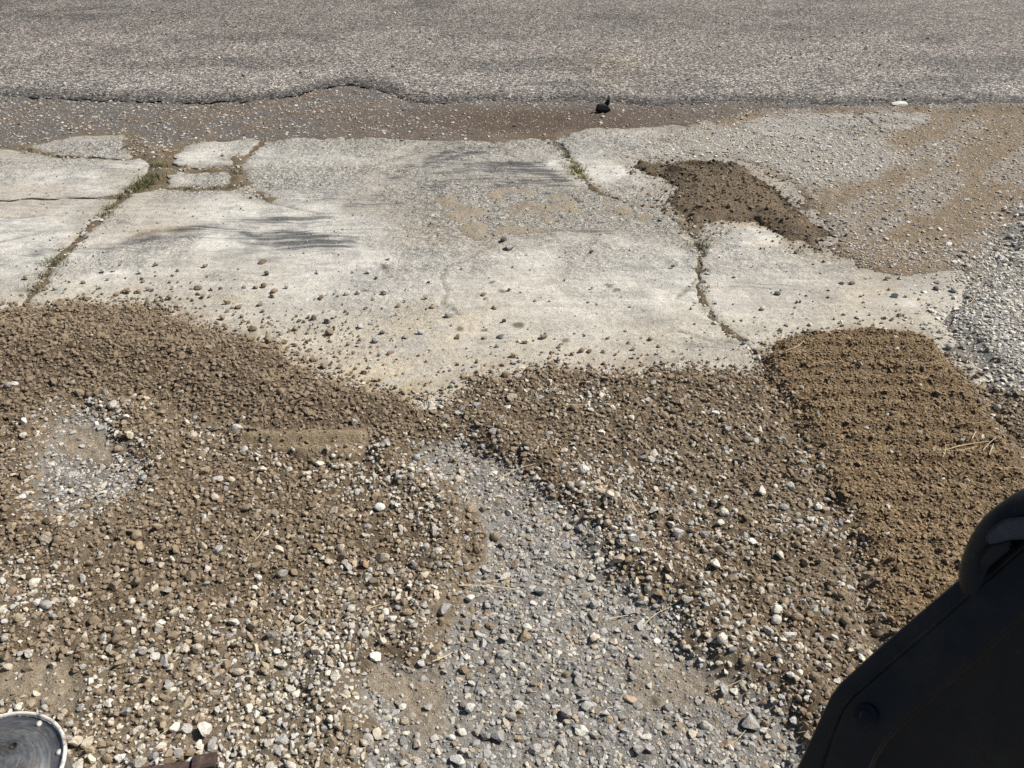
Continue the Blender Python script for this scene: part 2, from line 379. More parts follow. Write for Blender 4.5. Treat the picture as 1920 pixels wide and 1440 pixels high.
# base colours (linear)
C_SOIL = np.array([.165, .124, .080]); C_BRN2 = np.array([.215, .168, .114]); C_GOLD = np.array([.205, .143, .081])
C_TAN = np.array([.37, .305, .222]); C_GREY = np.array([.40, .375, .335]); C_PALE = np.array([.55, .52, .46]); C_DKSOIL = np.array([.16, .115, .072])
C_GUT = np.array([.19, .158, .132]); C_PACK = np.array([.34, .295, .24])
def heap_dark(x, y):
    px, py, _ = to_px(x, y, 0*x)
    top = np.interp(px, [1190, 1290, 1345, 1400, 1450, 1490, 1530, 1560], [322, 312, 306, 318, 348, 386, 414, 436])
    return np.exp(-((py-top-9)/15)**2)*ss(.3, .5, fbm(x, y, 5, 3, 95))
def gutter_field(x, y, z):
    return np.maximum(z['gutter'], y-(road_edge(x)-.30))
def yard_colour(x, y, z=None):
    z = z or zones(x, y); n = fbm(x, y, 4, 4, 61); c = np.tile(C_SOIL, (len(x), 1))
    c = mix(c, C_BRN2, ss(.45, .65, n))
    c = mix(c, np.array([.135, .10, .067]), ss(-.02, .1, z['mound'])*.8)
    c = mix(c, C_TAN*.75, ss(-.05, .15, z['pale'])*.5)
    c = mix(c, C_GOLD, ss(-.02, .06, z['till']))
    c = mix(c, C_GREY*.72, ss(-.015, .02, z['strip'])); c = mix(c, C_GREY*.68, ss(-.02, .025, z['patch'])*ss(.25, .5, n))
    for k in ('tanA', 'tanB', 'tanC', 'tanD'): c = mix(c, C_TAN, ss(-.03, .06, z[k])*(.9 if k != 'tanC' else .65))
    c = mix(c, np.array([.34, .265, .172]), ss(-.02, .04, z['smear']))
    c = mix(c, C_GREY*.8, ss(-.04, .05, z['pile'])*(1-.9*ss(-.05, .15, z['soil'])))
    a_, b_ = P(1560, 470), P(1900, 215); dv = (b_-a_).normalized(); uu = x*dv.x+y*dv.y; vv = -x*dv.y+y*dv.x
    trk = fbm(uu*.35, vv*1.0, 3.2, 3, 66)
    c = mix(c, mix(np.tile(C_PACK, (len(x), 1)), np.array([.275, .212, .142]), ss(.42, .62, trk)), ss(-.05, .06, z['packed'])*(1-ss(-.02, .05, z['pile'])))
    gf = gutter_field(x, y, z); gc = mix(np.tile(C_GUT, (len(x), 1)), np.array([.165, .15, .135]), ss(.42, .62, fbm(x, y, 1.7, 4, 67)+.12*(x < -1.5)))
    gc = mix(gc, np.array([.18, .142, .112]), ss(.5, .65, fbm(x, y, 3.1, 3, 68)))
    gc = mix(gc, np.array([.125, .09, .066]), np.exp(-(((x-P(1000,225).x)/1.6)**2+((y-P(1000,226).y)/.5)**4)))
    w = (ss(-.06, .05, gf)*(1-ss(-.1, .1, z['packed'])*.7))[:, None]; c = c*(1-w)+gc*w
    c = mix(c, C_PALE*.75, ss(-.08, .08, z['chalk'])*.7)
    c = mix(c, np.array([.38, .325, .245]), ss(-.05, .04, z['rubble']))
    c = mix(c, np.array([.21, .165, .11]), np.exp(-(seg_dist_many(x, y)/.12)**2))
    hp = z['heap']; c = mix(c, np.array([.195, .148, .10]), ss(-.03, .04, hp))
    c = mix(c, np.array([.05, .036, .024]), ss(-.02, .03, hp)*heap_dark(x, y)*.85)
    return c

# ------------------------------------------------------------------ ground sheets
def fan(ys, ncol, margin):
    t = np.linspace(-1, 1, ncol); X = []; Y = []
    for y in ys:
        w = .64*(y*cP+CAM_H*sP)+margin; X.append(t*w); Y.append(np.full(ncol, y))
    return np.array(X), np.array(Y)

def grid_faces(nr, nc):
    i = np.arange((nr-1)*nc).reshape(nr-1, nc)[:, :-1].ravel()
    return np.stack([i, i+1, i+nc+1, i+nc], 1)

# far ground to the horizon
def grid_sheet(name, x0, x1, y0, y1, nx, ny, z, colr, mat):
    xs = np.linspace(x0, x1, nx); ys = np.linspace(y0, y1, ny); X, Y = np.meshgrid(xs, ys)
    V = np.stack([X.ravel(), Y.ravel(), np.full(X.size, z)], 1); me = mesh_np(name, V, grid_faces(ny, nx))
    set_col(me, 'col', np.tile(colr, (len(V), 1))); return link(name, me, mat)
g0 = grid_sheet('ground', -600, 600, -600, 900, 61, 76, -.30, C_BRN2, M_SOIL)
tag(g0, 'bare brown ground beyond the yard', 'ground', kind='structure')

ys = [.55]
while ys[-1] < 10.6: ys.append(ys[-1]+max(.0065, .0024*ys[-1]+.002))
ys = np.array(ys); X, Y = fan(ys, 860, 1.7); xf, yf = X.ravel(), Y.ravel()
ZN = zones(xf, yf); hf = yard_height(xf, yf, ZN)
under = yf > road_edge(xf)+.02
hf = np.where(under, -.06, hf)
nr, nc = X.shape
V = np.stack([xf, yf, hf], 1); F = grid_faces(nr, nc)
# skirt all round so that the sheet has a closed rim
me = mesh_np('gravel_yard', V, F); set_col(me, 'col', yard_colour(xf, yf, ZN))
yard = link('gravel_yard', me, M_SOIL)
tag(yard, 'earth and gravel yard with brown, grey and tan patches', 'ground', kind='structure')

# ------------------------------------------------------------------ asphalt road with a broken edge
def build_road():
    xs = np.linspace(-13, 13, 900); ye = road_edge(xs)
    t = [0, .006, .014, .026, .042, .062, .09, .13, .18, .25]
    while t[-1] < 7.5: t.append(t[-1]+.02+.05*t[-1])
    t += [12, 20]; t = np.array(t)
    X = np.tile(xs, (len(t), 1)); Yy = ye[None]+t[:, None]
    step = np.interp(xs, [-13, P(300,190).x, P(760,190).x, P(1000,190).x, 13], [.045, .045, .04, .02, .012])
    step = step*(.75+.5*fbm(xs, xs*0, 5, 3, 8))
    crown = .018*np.minimum(t, 8)[:, None]
    Zz = -.012+step[None]+crown+.012*(fbm(X, Yy, 3, 3, 12)-.5)+.006*(fbm(X, Yy, 25, 3, 14)-.5)
    e = np.exp(-t/.05)[:, None]; Zz = Zz-e*.03*fbm(X, Yy, 16, 3, 16)
    # crack running behind the broken lip
    for off, amp, sd in ((.17, .05, 71), (.36, .09, 75)):
        ln = off+amp*(fbm(xs, xs*0, 3, 4, sd)-.5)*2; act = ss(.48, .56, vn(xs*.9, xs*0, sd+3))
        Zz -= .018*np.exp(-((t[:, None]-ln[None])/.013)**2)*act[None]
    V = np.stack([X.ravel(), Yy.ravel(), Zz.ravel()], 1); F = grid_faces(*X.shape)
    nb = len(xs); b0 = len(V)
    V = np.concatenate([V, np.stack([xs, ye+.012*(vn(xs*60, xs*0, 4)-.2), np.full(nb, -.10)], 1)])
    i = np.arange(nb-1); F = np.concatenate([F, np.stack([i, b0+i, b0+i+1, i+1], 1)[:, ::-1]])
    me = mesh_np('asphalt_road', V, F)
    xx, yy = V[:, 0], V[:, 1]; d = yy-road_edge(xx)
    c = np.tile(np.array([.222, .202, .18]), (len(V), 1))
    c = mix(c, [.17, .152, .137], ss(.4, .7, fbm(xx, yy, .7, 3, 81)))
    c = mix(c, [.175, .158, .14], ss(1.5, 5, d)*.7)
    c = mix(c, [.215, .2, .18], ss(.15, .5, d)*(1-ss(.8, 2.0, d))*.8)
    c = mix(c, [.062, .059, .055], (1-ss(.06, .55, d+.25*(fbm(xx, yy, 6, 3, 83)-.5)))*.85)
    wt = np.exp(-((d-1.1-.25*(fbm(xx, yy, .5, 2, 87)-.5))/.45)**2)+np.exp(-((d-3.2)/.5)**2); c = c*(1+.14*wt[:, None])
    c = mix(c, [.10, .093, .085], ss(.6, .68, fbm(xx*.6, yy, 1.1, 4, 88))*.55)
    q = P(1150, 130); c = mix(c, [.33, .28, .19], .5*np.exp(-(((xx-q.x)/.35)**2+((yy-q.y)/.9)**2))*fbm(xx, yy, 3, 3, 86)*1.5)
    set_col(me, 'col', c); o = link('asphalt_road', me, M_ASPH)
    tag(o, 'worn grey asphalt road with a crumbled edge', 'road', kind='structure'); return o
road = build_road()
def road_zv(x, y):
    d = y-road_edge(x)
    return -.012+np.interp(x, [-13, P(300,190).x, P(760,190).x, P(1000,190).x, 13], [.045, .045, .04, .02, .012])*(.75+.5*fbm(x, x*0, 5, 3, 8))+.018*np.clip(d, 0, 8)+.012*(fbm(x, y, 3, 3, 12)-.5)-np.exp(-np.clip(d, 0, 9)/.05)*.03*fbm(x, y, 16, 3, 16)
def road_z(x, y):
    d = y-float(road_edge(np.array([x]))[0])
    return -.012+float(np.interp(x, [-13, P(300,190).x, P(760,190).x, P(1000,190).x, 13], [.045, .045, .04, .02, .012]))+.018*min(max(d, 0), 8)

# ------------------------------------------------------------------ concrete slabs
def px_line(a): return [tuple(P(*q)[:2]) for q in a]
LJ = [(300,292),(288,318),(262,345),(238,360),(205,388),(170,422),(130,462),(97,495),(72,535),(46,567),(10,612),(-30,670)]
RJ = [(1035,258),(1062,287),(1085,320),(1115,357),(1160,376),(1250,388),(1298,438),(1314,465),(1310,520),(1316,560),(1338,600),(1380,627),(1408,655),(1432,700),(1450,740)]
def off(line, dx): return [(a+dx, b) for a, b in line]
SLABS = [
 ('white weathered concrete slab left of the grassy joint, nearer half', off([(222,372),(205,388),(170,422),(130,462),(97,495),(72,535),(46,567),(10,612),(-30,670)], -5)+[(-900,690),(-1100,380),(-200,374.6),(0,375.7),(20,376.6),(60,371.8),(90,373.6),(130,370.6),(180,371.8)]),
 ('white weathered concrete slab left of the grassy joint, farther half', [(232,361),(180,370.6),(130,369.4),(90,372.4),(60,370.6),(20,375.4),(0,374.5),(-200,373.4),(-1100,378),(-900,285),(0,279),(60,284),(95,293),(165,297),(235,301),(262,296),(280,306),(276,318),(255,343)]),
 ('small broken concrete piece at the top of the left slab', [(55,272),(150,253),(235,251),(262,282),(236,297),(165,293),(95,289),(62,281)]),
 ('small broken concrete piece between the weedy cracks', [(314,327),(331,318),(362,323),(398,315),(430,321),(441,331),(427,343),(396,346),(372,352),(338,347),(319,351)]),
 ('pale concrete sliver behind the weedy cracks', [(332,310),(325,291),(352,272),(384,263),(420,266),(455,258),(492,259),(468,280),(446,293),(436,306),(404,309),(368,314)]),
 ('broad white concrete slab with black tyre smears in the middle', [(278,356),(305,352),(345,356),(400,355),(448,352),(452,330),(446,312),(460,296),(506,254),(640,254),(800,262),(920,263)]+off(RJ[:1], -6)+off(RJ[1:], -3)+[(1445,780),(900,800),(700,800),(400,720),(0,700)]+off(LJ[::-1][1:-3], 6)),
 ('rough pale concrete slab behind the dark soil heap', off(RJ[:6], 4)+[(1330,400),(1480,400),(1560,330),(1480,270),(1330,230),(1215,238),(1110,238)]),
 ('cream concrete slab between right joint and gravel pile', off(RJ[6:], 4)+[(1800,760),(1900,700),(1900,480),(1560,390),(1320,405)]),
 ('thin grey slab of old kerb beside the road, left of its crack', [(1380,238),(1412,219),(1470,212),(1560,213),(1602,217),(1625,232),(1640,246),(1560,262),(1440,262)]),
 ('thin grey slab of old kerb beside the road, right of its crack', [(1608,216),(1660,212),(1735,216),(1742,232),(1700,246),(1648,246),(1632,231)]),
]
STREAKS = [ # (pixel polyline, half width m, strength)
 ([(250,455),(340,432),(430,418),(520,410),(600,408)], .055, .62), ([(160,468),(260,458),(350,445)], .04, .35),
 ([(500,447),(560,455),(635,462)], .05, 1.6), ([(460,452),(540,465),(660,475)], .045, .55), ([(380,470),(480,478),(600,492)], .03, .35),
 ([(760,318),(830,300),(900,282)], .05, .75), ([(800,300),(860,278),(910,272)], .035, .7), ([(770,335),(860,318),(940,312)], .04, .6),
 ([(880,306),(960,306),(1020,318),(1055,338)], .045, .85), ([(790,355),(850,335),(920,335)], .07, .5), ([(940,345),(1000,338),(1060,350)], .06, .6),
 ([(960,325),(1010,312),(1040,330)], .04, .6), ([(1020,362),(1070,352)], .02, .7),
 ([(660,385),(740,380),(810,390)], .05, .45), ([(520,360),(600,365),(680,380)], .09, .3), ([(640,420),(700,440)], .12, .25),
 ([(900,395),(970,385),(1040,380)], .04, .4), ([(980,440),(1060,430),(1140,435)], .035, .4), ([(1170,505),(1230,490),(1290,500)], .03, .25),
 ([(1200,600),(1260,605),(1300,600)], .03, .4), ([(1180,585),(1300,575)], .03, .25), ([(1380,540),(1450,535),(1530,545)], .03, .35), ([(1430,545),(1560,560)], .02, .3),
 ([(0,495),(60,480),(110,465)], .03, .35), ([(0,310),(100,305),(230,320)], .08, .25), ([(1290,645),(1360,650)], .03, .4),
 ([(740,590),(790,580),(830,572)], .03, .3), ([(905,640),(960,635)], .03, .3), ([(500,290),(600,285),(700,275)], .06, .25), ([(450,300),(520,285)], .04, .3)]
_r = random.Random(5)
for _pl, _w, _s in list(STREAKS):
    if _s >= .45:
        for _k in range(3):
            _dx, _dy = _r.uniform(-45, 45), _r.uniform(-20, 20); STREAKS.append(([(a+_dx, b+_dy) for a, b in _pl], _w*_r.uniform(.4, .8), _s*_r.uniform(.45, .8)))
SPOTS = [(720,499,.028),(731,518,.02),(942,546,.024),(971,610,.034),(1142,535,.028),(1157,544,.022),(922,531,.016),(911,561,.015),(862,617,.026),(909,620,.02),(1060,640,.02)]
CRACKS = [[(835,500),(825,520),(838,545),(830,570),(862,590)],[(945,452),(900,470),(868,488),(835,500)],[(0,405),(40,408),(80,402)],[(250,420),(225,415),(190,424)],[(510,380),(560,392),(600,400)],[(1270,620),(1330,640),(1385,640)],[(1310,520),(1270,560)],[(470,348),(510,380)],[(0,452),(60,440)]]
def slab_colour(x, y):
    n = fbm(x, y, 2.2, 4, 101); n2 = fbm(x, y, 8, 4, 106)
    c = np.tile(np.array([.66, .635, .575]), (len(x), 1))
    c = mix(c, [.43, .42, .39], ss(.44, .64, n)*.7)
    nb = fbm(x*.8, y*2.0, 14, 3, 108); c = mix(c, [.36, .345, .315], ss(.52, .7, nb)*.55); c = mix(c, [.70, .675, .61], ss(.5, .32, nb)*.5)
    c = mix(c, [.68, .645, .57], ss(.48, .66, n2)*.6)
    px, py, _ = to_px(x, y, 0*x)
    z = zones(x, y)
    c = mix(c, [.60, .56, .475], ss(480, 600, py)*.6)
    c = mix(c, [.48, .43, .34], ss(-.5, -.05, z['soil'])*.45)
    c = mix(c, [.36, .29, .2], ss(-.22, .0, z['soil'])*ss(.42, .62, fbm(x, y, 10, 3, 120))*.7)
    c = mix(c, [.36, .28, .18], ss(-.3, .0, z['heap'])*ss(.3, .55, fbm(x, y, 5, 3, 121))*.85)
    c = mix(c, [.36, .325, .275], ss(-.45, -.0, z['packed']+.2*(n2-.5))*.85)
    c = mix(c, [.30, .26, .21], ss(-.3, .02, z['gutter']+.25*(n2-.5))*.75)
    c = mix(c, [.40, .34, .25], ss(-.35, .0, z['rubble']+.2*(n2-.5))*.6)
    c = mix(c, [.27, .22, .15], np.exp(-(seg_dist_many(x, y)/.10)**2)*.7)
    for (a, b, r, k) in ((805,600,.22,.45),(1600,480,.25,.45),(1240,615,.2,.2),(430,555,.08,.4),(700,320,.2,.25),(1190,300,.2,.35),(1630,560,.25,.3),(290,432,.12,.25),(700,690,.4,.3)):
        q = P(a, b); c = mix(c, [.52, .38, .18], k*np.exp(-(((x-q.x)/(r*1.5))**2+((y-q.y)/r)**2))*ss(.3, .6, n2))
    c = mix(c, [.40, .355, .29], ss(.47, .66, fbm(x*.7, y, 1.5, 4, 113))*(.3+.35*ss(P(0, 520).y, P(0, 380).y, y)))
    rough = ss(.45, .62, fbm(x, y, 1.6, 3, 111))*.55
    for (a, b, rx, ry) in ((900,420,.75,.5),(1000,375,.7,.4),(560,270,.7,.3),(1150,270,.5,.5),(1200,400,.5,.3),(470,330,.5,.3),(150,275,.5,.3),(700,560,.4,.3),(600,330,.6,.5),(950,270,.6,.3)):
        q = P(a, b); rough = rough+np.exp(-(((x-q.x)/rx)**2+((y-q.y)/ry)**2))
    rough = np.clip(rough, 0, 1)*(1-ss(.25, .7, ss(470, 560, py))*.6)
    c = mix(c, [.44, .41, .36], rough*.5)
    q = P(880, 432); c = mix(c, [.42, .34, .24], .75*np.exp(-(((x-q.x)/.45)**2+((y-q.y)/.32)**2))*ss(.3, .55, n2))
    dark = np.zeros(len(x))
    for pl, w, s in STREAKS:
        p = WP(pl); d = seg_dist(x+.03*(n2-.5), y+.06*(fbm(x, y, 6, 3, 130)-.5), p)
        dark = np.maximum(dark, min(1.15, s*1.35)*np.exp(-(d/(w*2.3))**2)*(.5+1.1*fbm(x, y, 3.5, 3, 133)))
    c = mix(c, [.25, .245, .235], np.clip(dark, 0, 1)*(.08+.42*ss(.4, .62, nb)))
    q = WP([(258,440),(300,432),(350,428)]); c = mix(c, [.2, .14, .07], .8*np.exp(-(seg_dist(x, y, q)/.045)**2)*ss(.3, .55, n2))
    for (a, b, r) in SPOTS:
        q = P(a, b); d = np.sqrt((x-q.x)**2+((y-q.y)*.9)**2)+.008*(n2-.5); c = mix(c, [.15, .125, .09], .9*(1-ss(r*.8, r*1.15, d)))
    m = np.minimum(seg_dist(x, y, JL), seg_dist(x, y, JR))
    c = mix(c, [.27, .235, .16], np.exp(-(m/.06)**2)*.6*ss(.35, .6, n2))
    cr = np.full(len(x), 1e9)
    for pl in CRACKS: cr = np.minimum(cr, seg_dist(x+.03*(fbm(x, y, 12, 3, 150)-.5), y+.05*(fbm(x, y, 9, 3, 151)-.5), WP(pl)))
    c = mix(c, [.2, .17, .13], np.exp(-(cr/.011)**2)*.8)
    return np.concatenate([c, rough[:, None]], 1), cr, rough, dark

def jag(poly, step=.05, amp=.016, seed=0):
    out = []; n = len(poly); r = np.random.default_rng(seed)
    for k in range(n):
        a = np.array(poly[k]); b = np.array(poly[(k+1) % n]); L = np.linalg.norm(b-a); m = max(1, int(L/step))
        nn = np.array([-(b-a)[1], (b-a)[0]])/max(L, 1e-6)
        for j in range(m): out.append(a+(b-a)*j/m+nn*r.normal(0, amp)*(1 if j else .3))
    return out

def slab_z(x, y, k):
    r = np.random.default_rng(500+k); tx, ty = r.normal(0, .002, 2)
    return tx*(x-np.mean(x) if False else x*.5)+ty*(y-5)*.5+.010*(fbm(x, y, 1.2, 3, 160)-.5)+.004*(fbm(x, y, 14, 3, 165)-.5)

apron = bpy.data.objects.new('concrete_apron', None); COL.objects.link(apron); apron.location = (0, 5.2, -.14)
tag(apron, 'old concrete apron broken into weathered white slabs', 'pavement', kind='structure')
def build_slab(k, label, pts):
    poly = jag(px_line(pts), .05, .016 if k not in (8, 9, 0, 1) else (.03 if k > 5 else .01), k); poly = np.array(poly)
    lo, hi = poly.min(0), poly.max(0); hx = np.clip
    sx, sy = .0155, .021
    gx, gy = np.meshgrid(np.arange(lo[0], hi[0], sx), np.arange(lo[1], hi[1], sy)); gx = gx.ravel(); gy = gy.ravel()
    w = .64*(gy*cP+CAM_H*sP)+.95; keep = np.abs(gx) < w; gx, gy = gx[keep], gy[keep]
    gx = gx+rng.uniform(-.4, .4, len(gx))*sx; gy = gy+rng.uniform(-.4, .4, len(gy))*sy
    d = sdf(gx, gy, poly); kp = d > .008; gx, gy = gx[kp], gy[kp]
    nb = len(poly); pts2 = [Vector(p) for p in poly]+[Vector((a, b)) for a, b in zip(gx.tolist(), gy.tolist())]
    ed = [(i, (i+1) % nb) for i in range(nb)]
    vo, eo, fo, ov, oe, of = delaunay_2d_cdt(pts2, ed, [], 1, 1e-5)
    vx = np.array([v.x for v in vo]); vy = np.array([v.y for v in vo])
    tri = np.array([f for f in fo if len(f) == 3], np.int32)
    a, b, c = tri.T; area = (vx[b]-vx[a])*(vy[c]-vy[a])-(vx[c]-vx[a])*(vy[b]-vy[a]); tri[area < 0] = tri[area < 0][:, ::-1]
    col, cr, rg, dk = slab_colour(vx, vy)
    d = np.abs(seg_dist(vx, vy, poly, True))
    z = slab_z(vx, vy, k)-.010*np.exp(-d/.010)*(.2+1.2*fbm(vx, vy, 20, 2, 170))-.010*np.exp(-(cr/.009)**2)+rg*(.024*(fbm(vx, vy, 15, 3, 175)-.6)+.03*(fbm(vx, vy, 6, 3, 178)-.5))+.010*(fbm(vx, vy, 7, 4, 179)-.5)
    if k in (8, 9): z = z+.022; col[:, :3] = col[:, :3]*.3+np.array([.37, .35, .32])*.7
    # skirt: boundary edges of the top
    e = np.concatenate([tri[:, [0, 1]], tri[:, [1, 2]], tri[:, [2, 0]]]); key = np.sort(e, 1); u, inv, cnt = np.unique(key[:, 0].astype(np.int64)*(1 << 32)+key[:, 1], return_inverse=True, return_counts=True)
    be = e[cnt[inv] == 1]; bi = np.unique(be); mp = np.full(len(vx), -1); mp[bi] = np.arange(len(bi))+len(vx)
    V = np.concatenate([np.stack([vx, vy, z], 1), np.stack([vx[bi], vy[bi], np.full(len(bi), -.12)], 1)])
    s1 = np.stack([be[:, 1], be[:, 0], mp[be[:, 0]]], 1); s2 = np.stack([be[:, 1], mp[be[:, 0]], mp[be[:, 1]]], 1)
    C = np.concatenate([col, np.tile([.3, .27, .22, .6], (len(bi), 1))])
    V[:, 1] -= 5.2; V[:, 2] += .14
    me = mesh_np('concrete_slab', V, np.concatenate([tri, s1, s2])); set_col(me, 'col', C); a = me.attributes.new('smear', 'FLOAT', 'POINT'); a.data.foreach_set('value', np.concatenate([dk, np.zeros(len(bi))]).astype(np.float32))
    me.set_sharp_from_angle(angle=math.radians(60))
    o = link('concrete_slab', me, M_CONC, apron); o['label'] = label
    return poly
SLAB_POLY = [build_slab(k, l, p) for k, (l, p) in enumerate(SLABS)]

def surface(x, y):
    """height of whatever lies on top at x, y (arrays)"""
    h = yard_height(x, y)
    for k, p in enumerate(SLAB_POLY):
        s = sdf(x, y, p) > .01
        if s.any(): h = np.where(s, np.maximum(h, slab_z(x, y, k)+(.022 if k in (8, 9) else 0)), h)
    r = y > road_edge(x)+.03
    if r.any(): h = np.where(r, road_zv(x, y), h)
    return h

# ------------------------------------------------------------------ stone shapes
def rock_mesh(name, seed, sub, ncut, depth, lump=.0, smooth_angle=32):
    r = np.random.default_rng(seed); bm = bmesh.new(); bmesh.ops.create_icosphere(bm, subdivisions=sub, radius=1.0)
    V = np.array([v.co[:] for v in bm.verts])
    for k in range(ncut):
        n = r.normal(size=3); n /= np.linalg.norm(n); h = r.uniform(depth[0], depth[1])
        d = V@n; V = V-np.outer(np.clip(d-h, 0, None), n)
    if lump: V = V*(1+lump*(r.random(len(V))[:, None]-.5))
    V = V/np.abs(V).max(0)
    for v, c in zip(bm.verts, V): v.co = c
    me = bpy.data.meshes.new(name); bm.to_mesh(me); bm.free()
    me.polygons.foreach_set('use_smooth', np.full(len(me.polygons), True)); me.set_sharp_from_angle(angle=math.radians(smooth_angle))
    return me
ANG = [rock_mesh('angular_stone', 10+k, 2, 10, (.34, .66), .02, 24) for k in range(8)]
RND = [rock_mesh('rounded_stone', 40+k, 2, 7, (.55, .82), .03, 34) for k in range(4)]
CRB = [rock_mesh('soil_crumb', 70+k, 1, 4, (.5, .85), .2, 45) for k in range(4)]
for m in ANG+RND+CRB: m.materials.append(M_STI)
NVAR = len(ANG+RND+CRB)
SRC = []
for m in ANG+RND+CRB: SRC.append(bpy.data.objects.new('shape_source', m))   # never linked to the scene

def gn_group():
    g = bpy.data.node_groups.new('scatter', 'GeometryNodeTree')
    g.interface.new_socket('Geometry', in_out='INPUT', socket_type='NodeSocketGeometry'); g.interface.new_socket('Geometry', in_out='OUTPUT', socket_type='NodeSocketGeometry')
    N = g.nodes; L = g.links; i = N.new('NodeGroupInput'); o = N.new('NodeGroupOutput')
    j = N.new('GeometryNodeJoinGeometry')
    for s in SRC[::-1]:
        oi = N.new('GeometryNodeObjectInfo'); oi.inputs['Object'].default_value = s; oi.inputs['As Instance'].default_value = False
        gi = N.new('GeometryNodeGeometryToInstance'); L.new(oi.outputs['Geometry'], gi.inputs[0]); L.new(gi.outputs[0], j.inputs[0])
    ip = N.new('GeometryNodeInstanceOnPoints'); ip.inputs['Pick Instance'].default_value = True
    L.new(i.outputs[0], ip.inputs['Points']); L.new(j.outputs[0], ip.inputs['Instance'])
    def at(nm, t):
        a = N.new('GeometryNodeInputNamedAttribute'); a.data_type = t; a.inputs['Name'].default_value = nm; return a.outputs['Attribute']
    L.new(at('pick', 'INT'), ip.inputs['Instance Index'])
    er = N.new('FunctionNodeEulerToRotation'); L.new(at('rot', 'FLOAT_VECTOR'), er.inputs[0]); L.new(er.outputs[0], ip.inputs['Rotation'])
    L.new(at('size', 'FLOAT_VECTOR'), ip.inputs['Scale']); L.new(ip.outputs[0], o.inputs[0]); return g
GN = gn_group()

# palettes: colour, and how much soil sticks to the stone
PAL = dict(pale=(.64, .605, .525), cream=(.60, .525, .41), grey=(.47, .455, .43), blue=(.345, .343, .335), tan=(.48, .385, .265), brown=(.31, .236, .162), dark=(.14, .127, .112), rust=(.42, .27, .165), white=(.76, .735, .67), gold=(.335, .240, .140), umber=(.235, .178, .118), mud=(.262, .194, .132), mauve=(.42, .395, .365))
PN = list(PAL); PC = np.array([PAL[k] for k in PN])
def mixture(d):
    w = np.array([d.get(k, 0.0) for k in PN]); return w/w.sum()
MIXES = dict(
 band=(mixture(dict(brown=.62, tan=.12, cream=.09, pale=.06, grey=.06, gold=.04, mauve=.01)), .42),
 mound=(mixture(dict(mud=.8, brown=.13, tan=.03, cream=.01, grey=.02, pale=.01)), .6),
 pale=(mixture(dict(pale=.22, cream=.24, tan=.18, brown=.24, grey=.10, blue=.02)), .33),
 wband=(mixture(dict(pale=.26, cream=.12, brown=.42, grey=.12, tan=.06, blue=.02)), .3),
 strip=(mixture(dict(grey=.36, blue=.17, pale=.14, mauve=.13, tan=.1, cream=.06, brown=.04)), .3),
 patch=(mixture(dict(pale=.34, grey=.36, blue=.12, cream=.12, brown=.06)), .22),
 till=(mixture(dict(gold=.93, brown=.05, cream=.012, grey=.005)), .4),
 pile=(mixture(dict(pale=.44, grey=.2, blue=.08, white=.2, cream=.07, tan=.01)), .02),
 packed=(mixture(dict(grey=.3, pale=.25, mauve=.18, tan=.17, brown=.08, dark=.02)), .25),
 gutter=(mixture(dict(grey=.3, pale=.22, mauve=.25, tan=.15, dark=.08)), .2),
 heap=(mixture(dict(umber=.84, brown=.09, grey=.03, pale=.04)), .35),
 chalk=(mixture(dict(pale=.45, grey=.3, white=.1, mauve=.1, tan=.05)), .06),
 slab=(mixture(dict(brown=.3, grey=.3, tan=.15, pale=.15, blue=.1)), .3),
 asph=(mixture(dict(grey=.4, mauve=.3, dark=.2, pale=.1)), .0),
 road=(mixture(dict(pale=.35, grey=.3, mauve=.15, cream=.1, dark=.1)), .05))
ZKEYS = list(MIXES)
def classify(x, y):
    """which mixture the stones at x, y belong to (dithered at the borders)"""
    z = zones(x, y); j = rng.normal(0, .035, len(x)); k = np.full(len(x), ZKEYS.index('slab'))
    def put(nm, m): k[m] = ZKEYS.index(nm)
    so = z['soil']+j; put('band', so > 0)
    put('mound', (z['mound']+j > 0) & (so > -.02)); put('pale', z['pale']+j*3 > 0); put('wband', (z['white_band']+j*3 > 0) & (so > 0))
    put('till', (z['till']+j > 0)); put('strip', z['strip']+j*2 > 0); put('patch', z['patch']+j*2 > 0)
    put('gutter', gutter_field(x, y, z)+j > 0); put('packed', z['packed']+j > 0); put('chalk', z['chalk']+j*3 > 0); put('pile', (z['pile']+j*4 > 0) & (z['soil']+j*2 < .06)); put('heap', z['heap']+j*3 > 0)
    put('road', y > road_edge(x)); return k, z

def jittered(y0, y1, sp, margin=.7):
    nx = int(13/sp); ny = int((y1-y0)/sp); gx, gy = np.meshgrid((np.arange(nx)-nx/2)*sp, y0+np.arange(ny)*sp)
    gx = gx.ravel()+rng.uniform(-.5, .5, gx.size)*sp; gy = gy.ravel()+rng.uniform(-.5, .5, gy.size)*sp
    k = np.abs(gx) < .64*(gy*cP+CAM_H*sP)+margin; return gx[k], gy[k]

BUF = dict(x=[], y=[], r=[], cls=[], kind=[])
def add(x, y, r, cls, kind): # kind 0 stone, 1 crumb
    for k, v in zip(('x', 'y', 'r', 'cls', 'kind'), (x, y, r, cls, np.full(len(x), kind))): BUF[k].append(v)
zi = {k: i for i, k in enumerate(ZKEYS)}

def trk_(x, y):
    a_, b_ = P(1560, 470), P(1900, 215); dv = (b_-a_).normalized(); return fbm((x*dv.x+y*dv.y)*.35, -x*dv.y+y*dv.x, 3.2, 3, 66)
def flat_factor(z):
    f = np.zeros(len(z['soil']))
    for k in ('tanA', 'tanB', 'tanC', 'tanD', 'smear'): f = np.maximum(f, ss(-.04, .05, z[k])*(.92 if k != 'tanC' else .7))
    return f
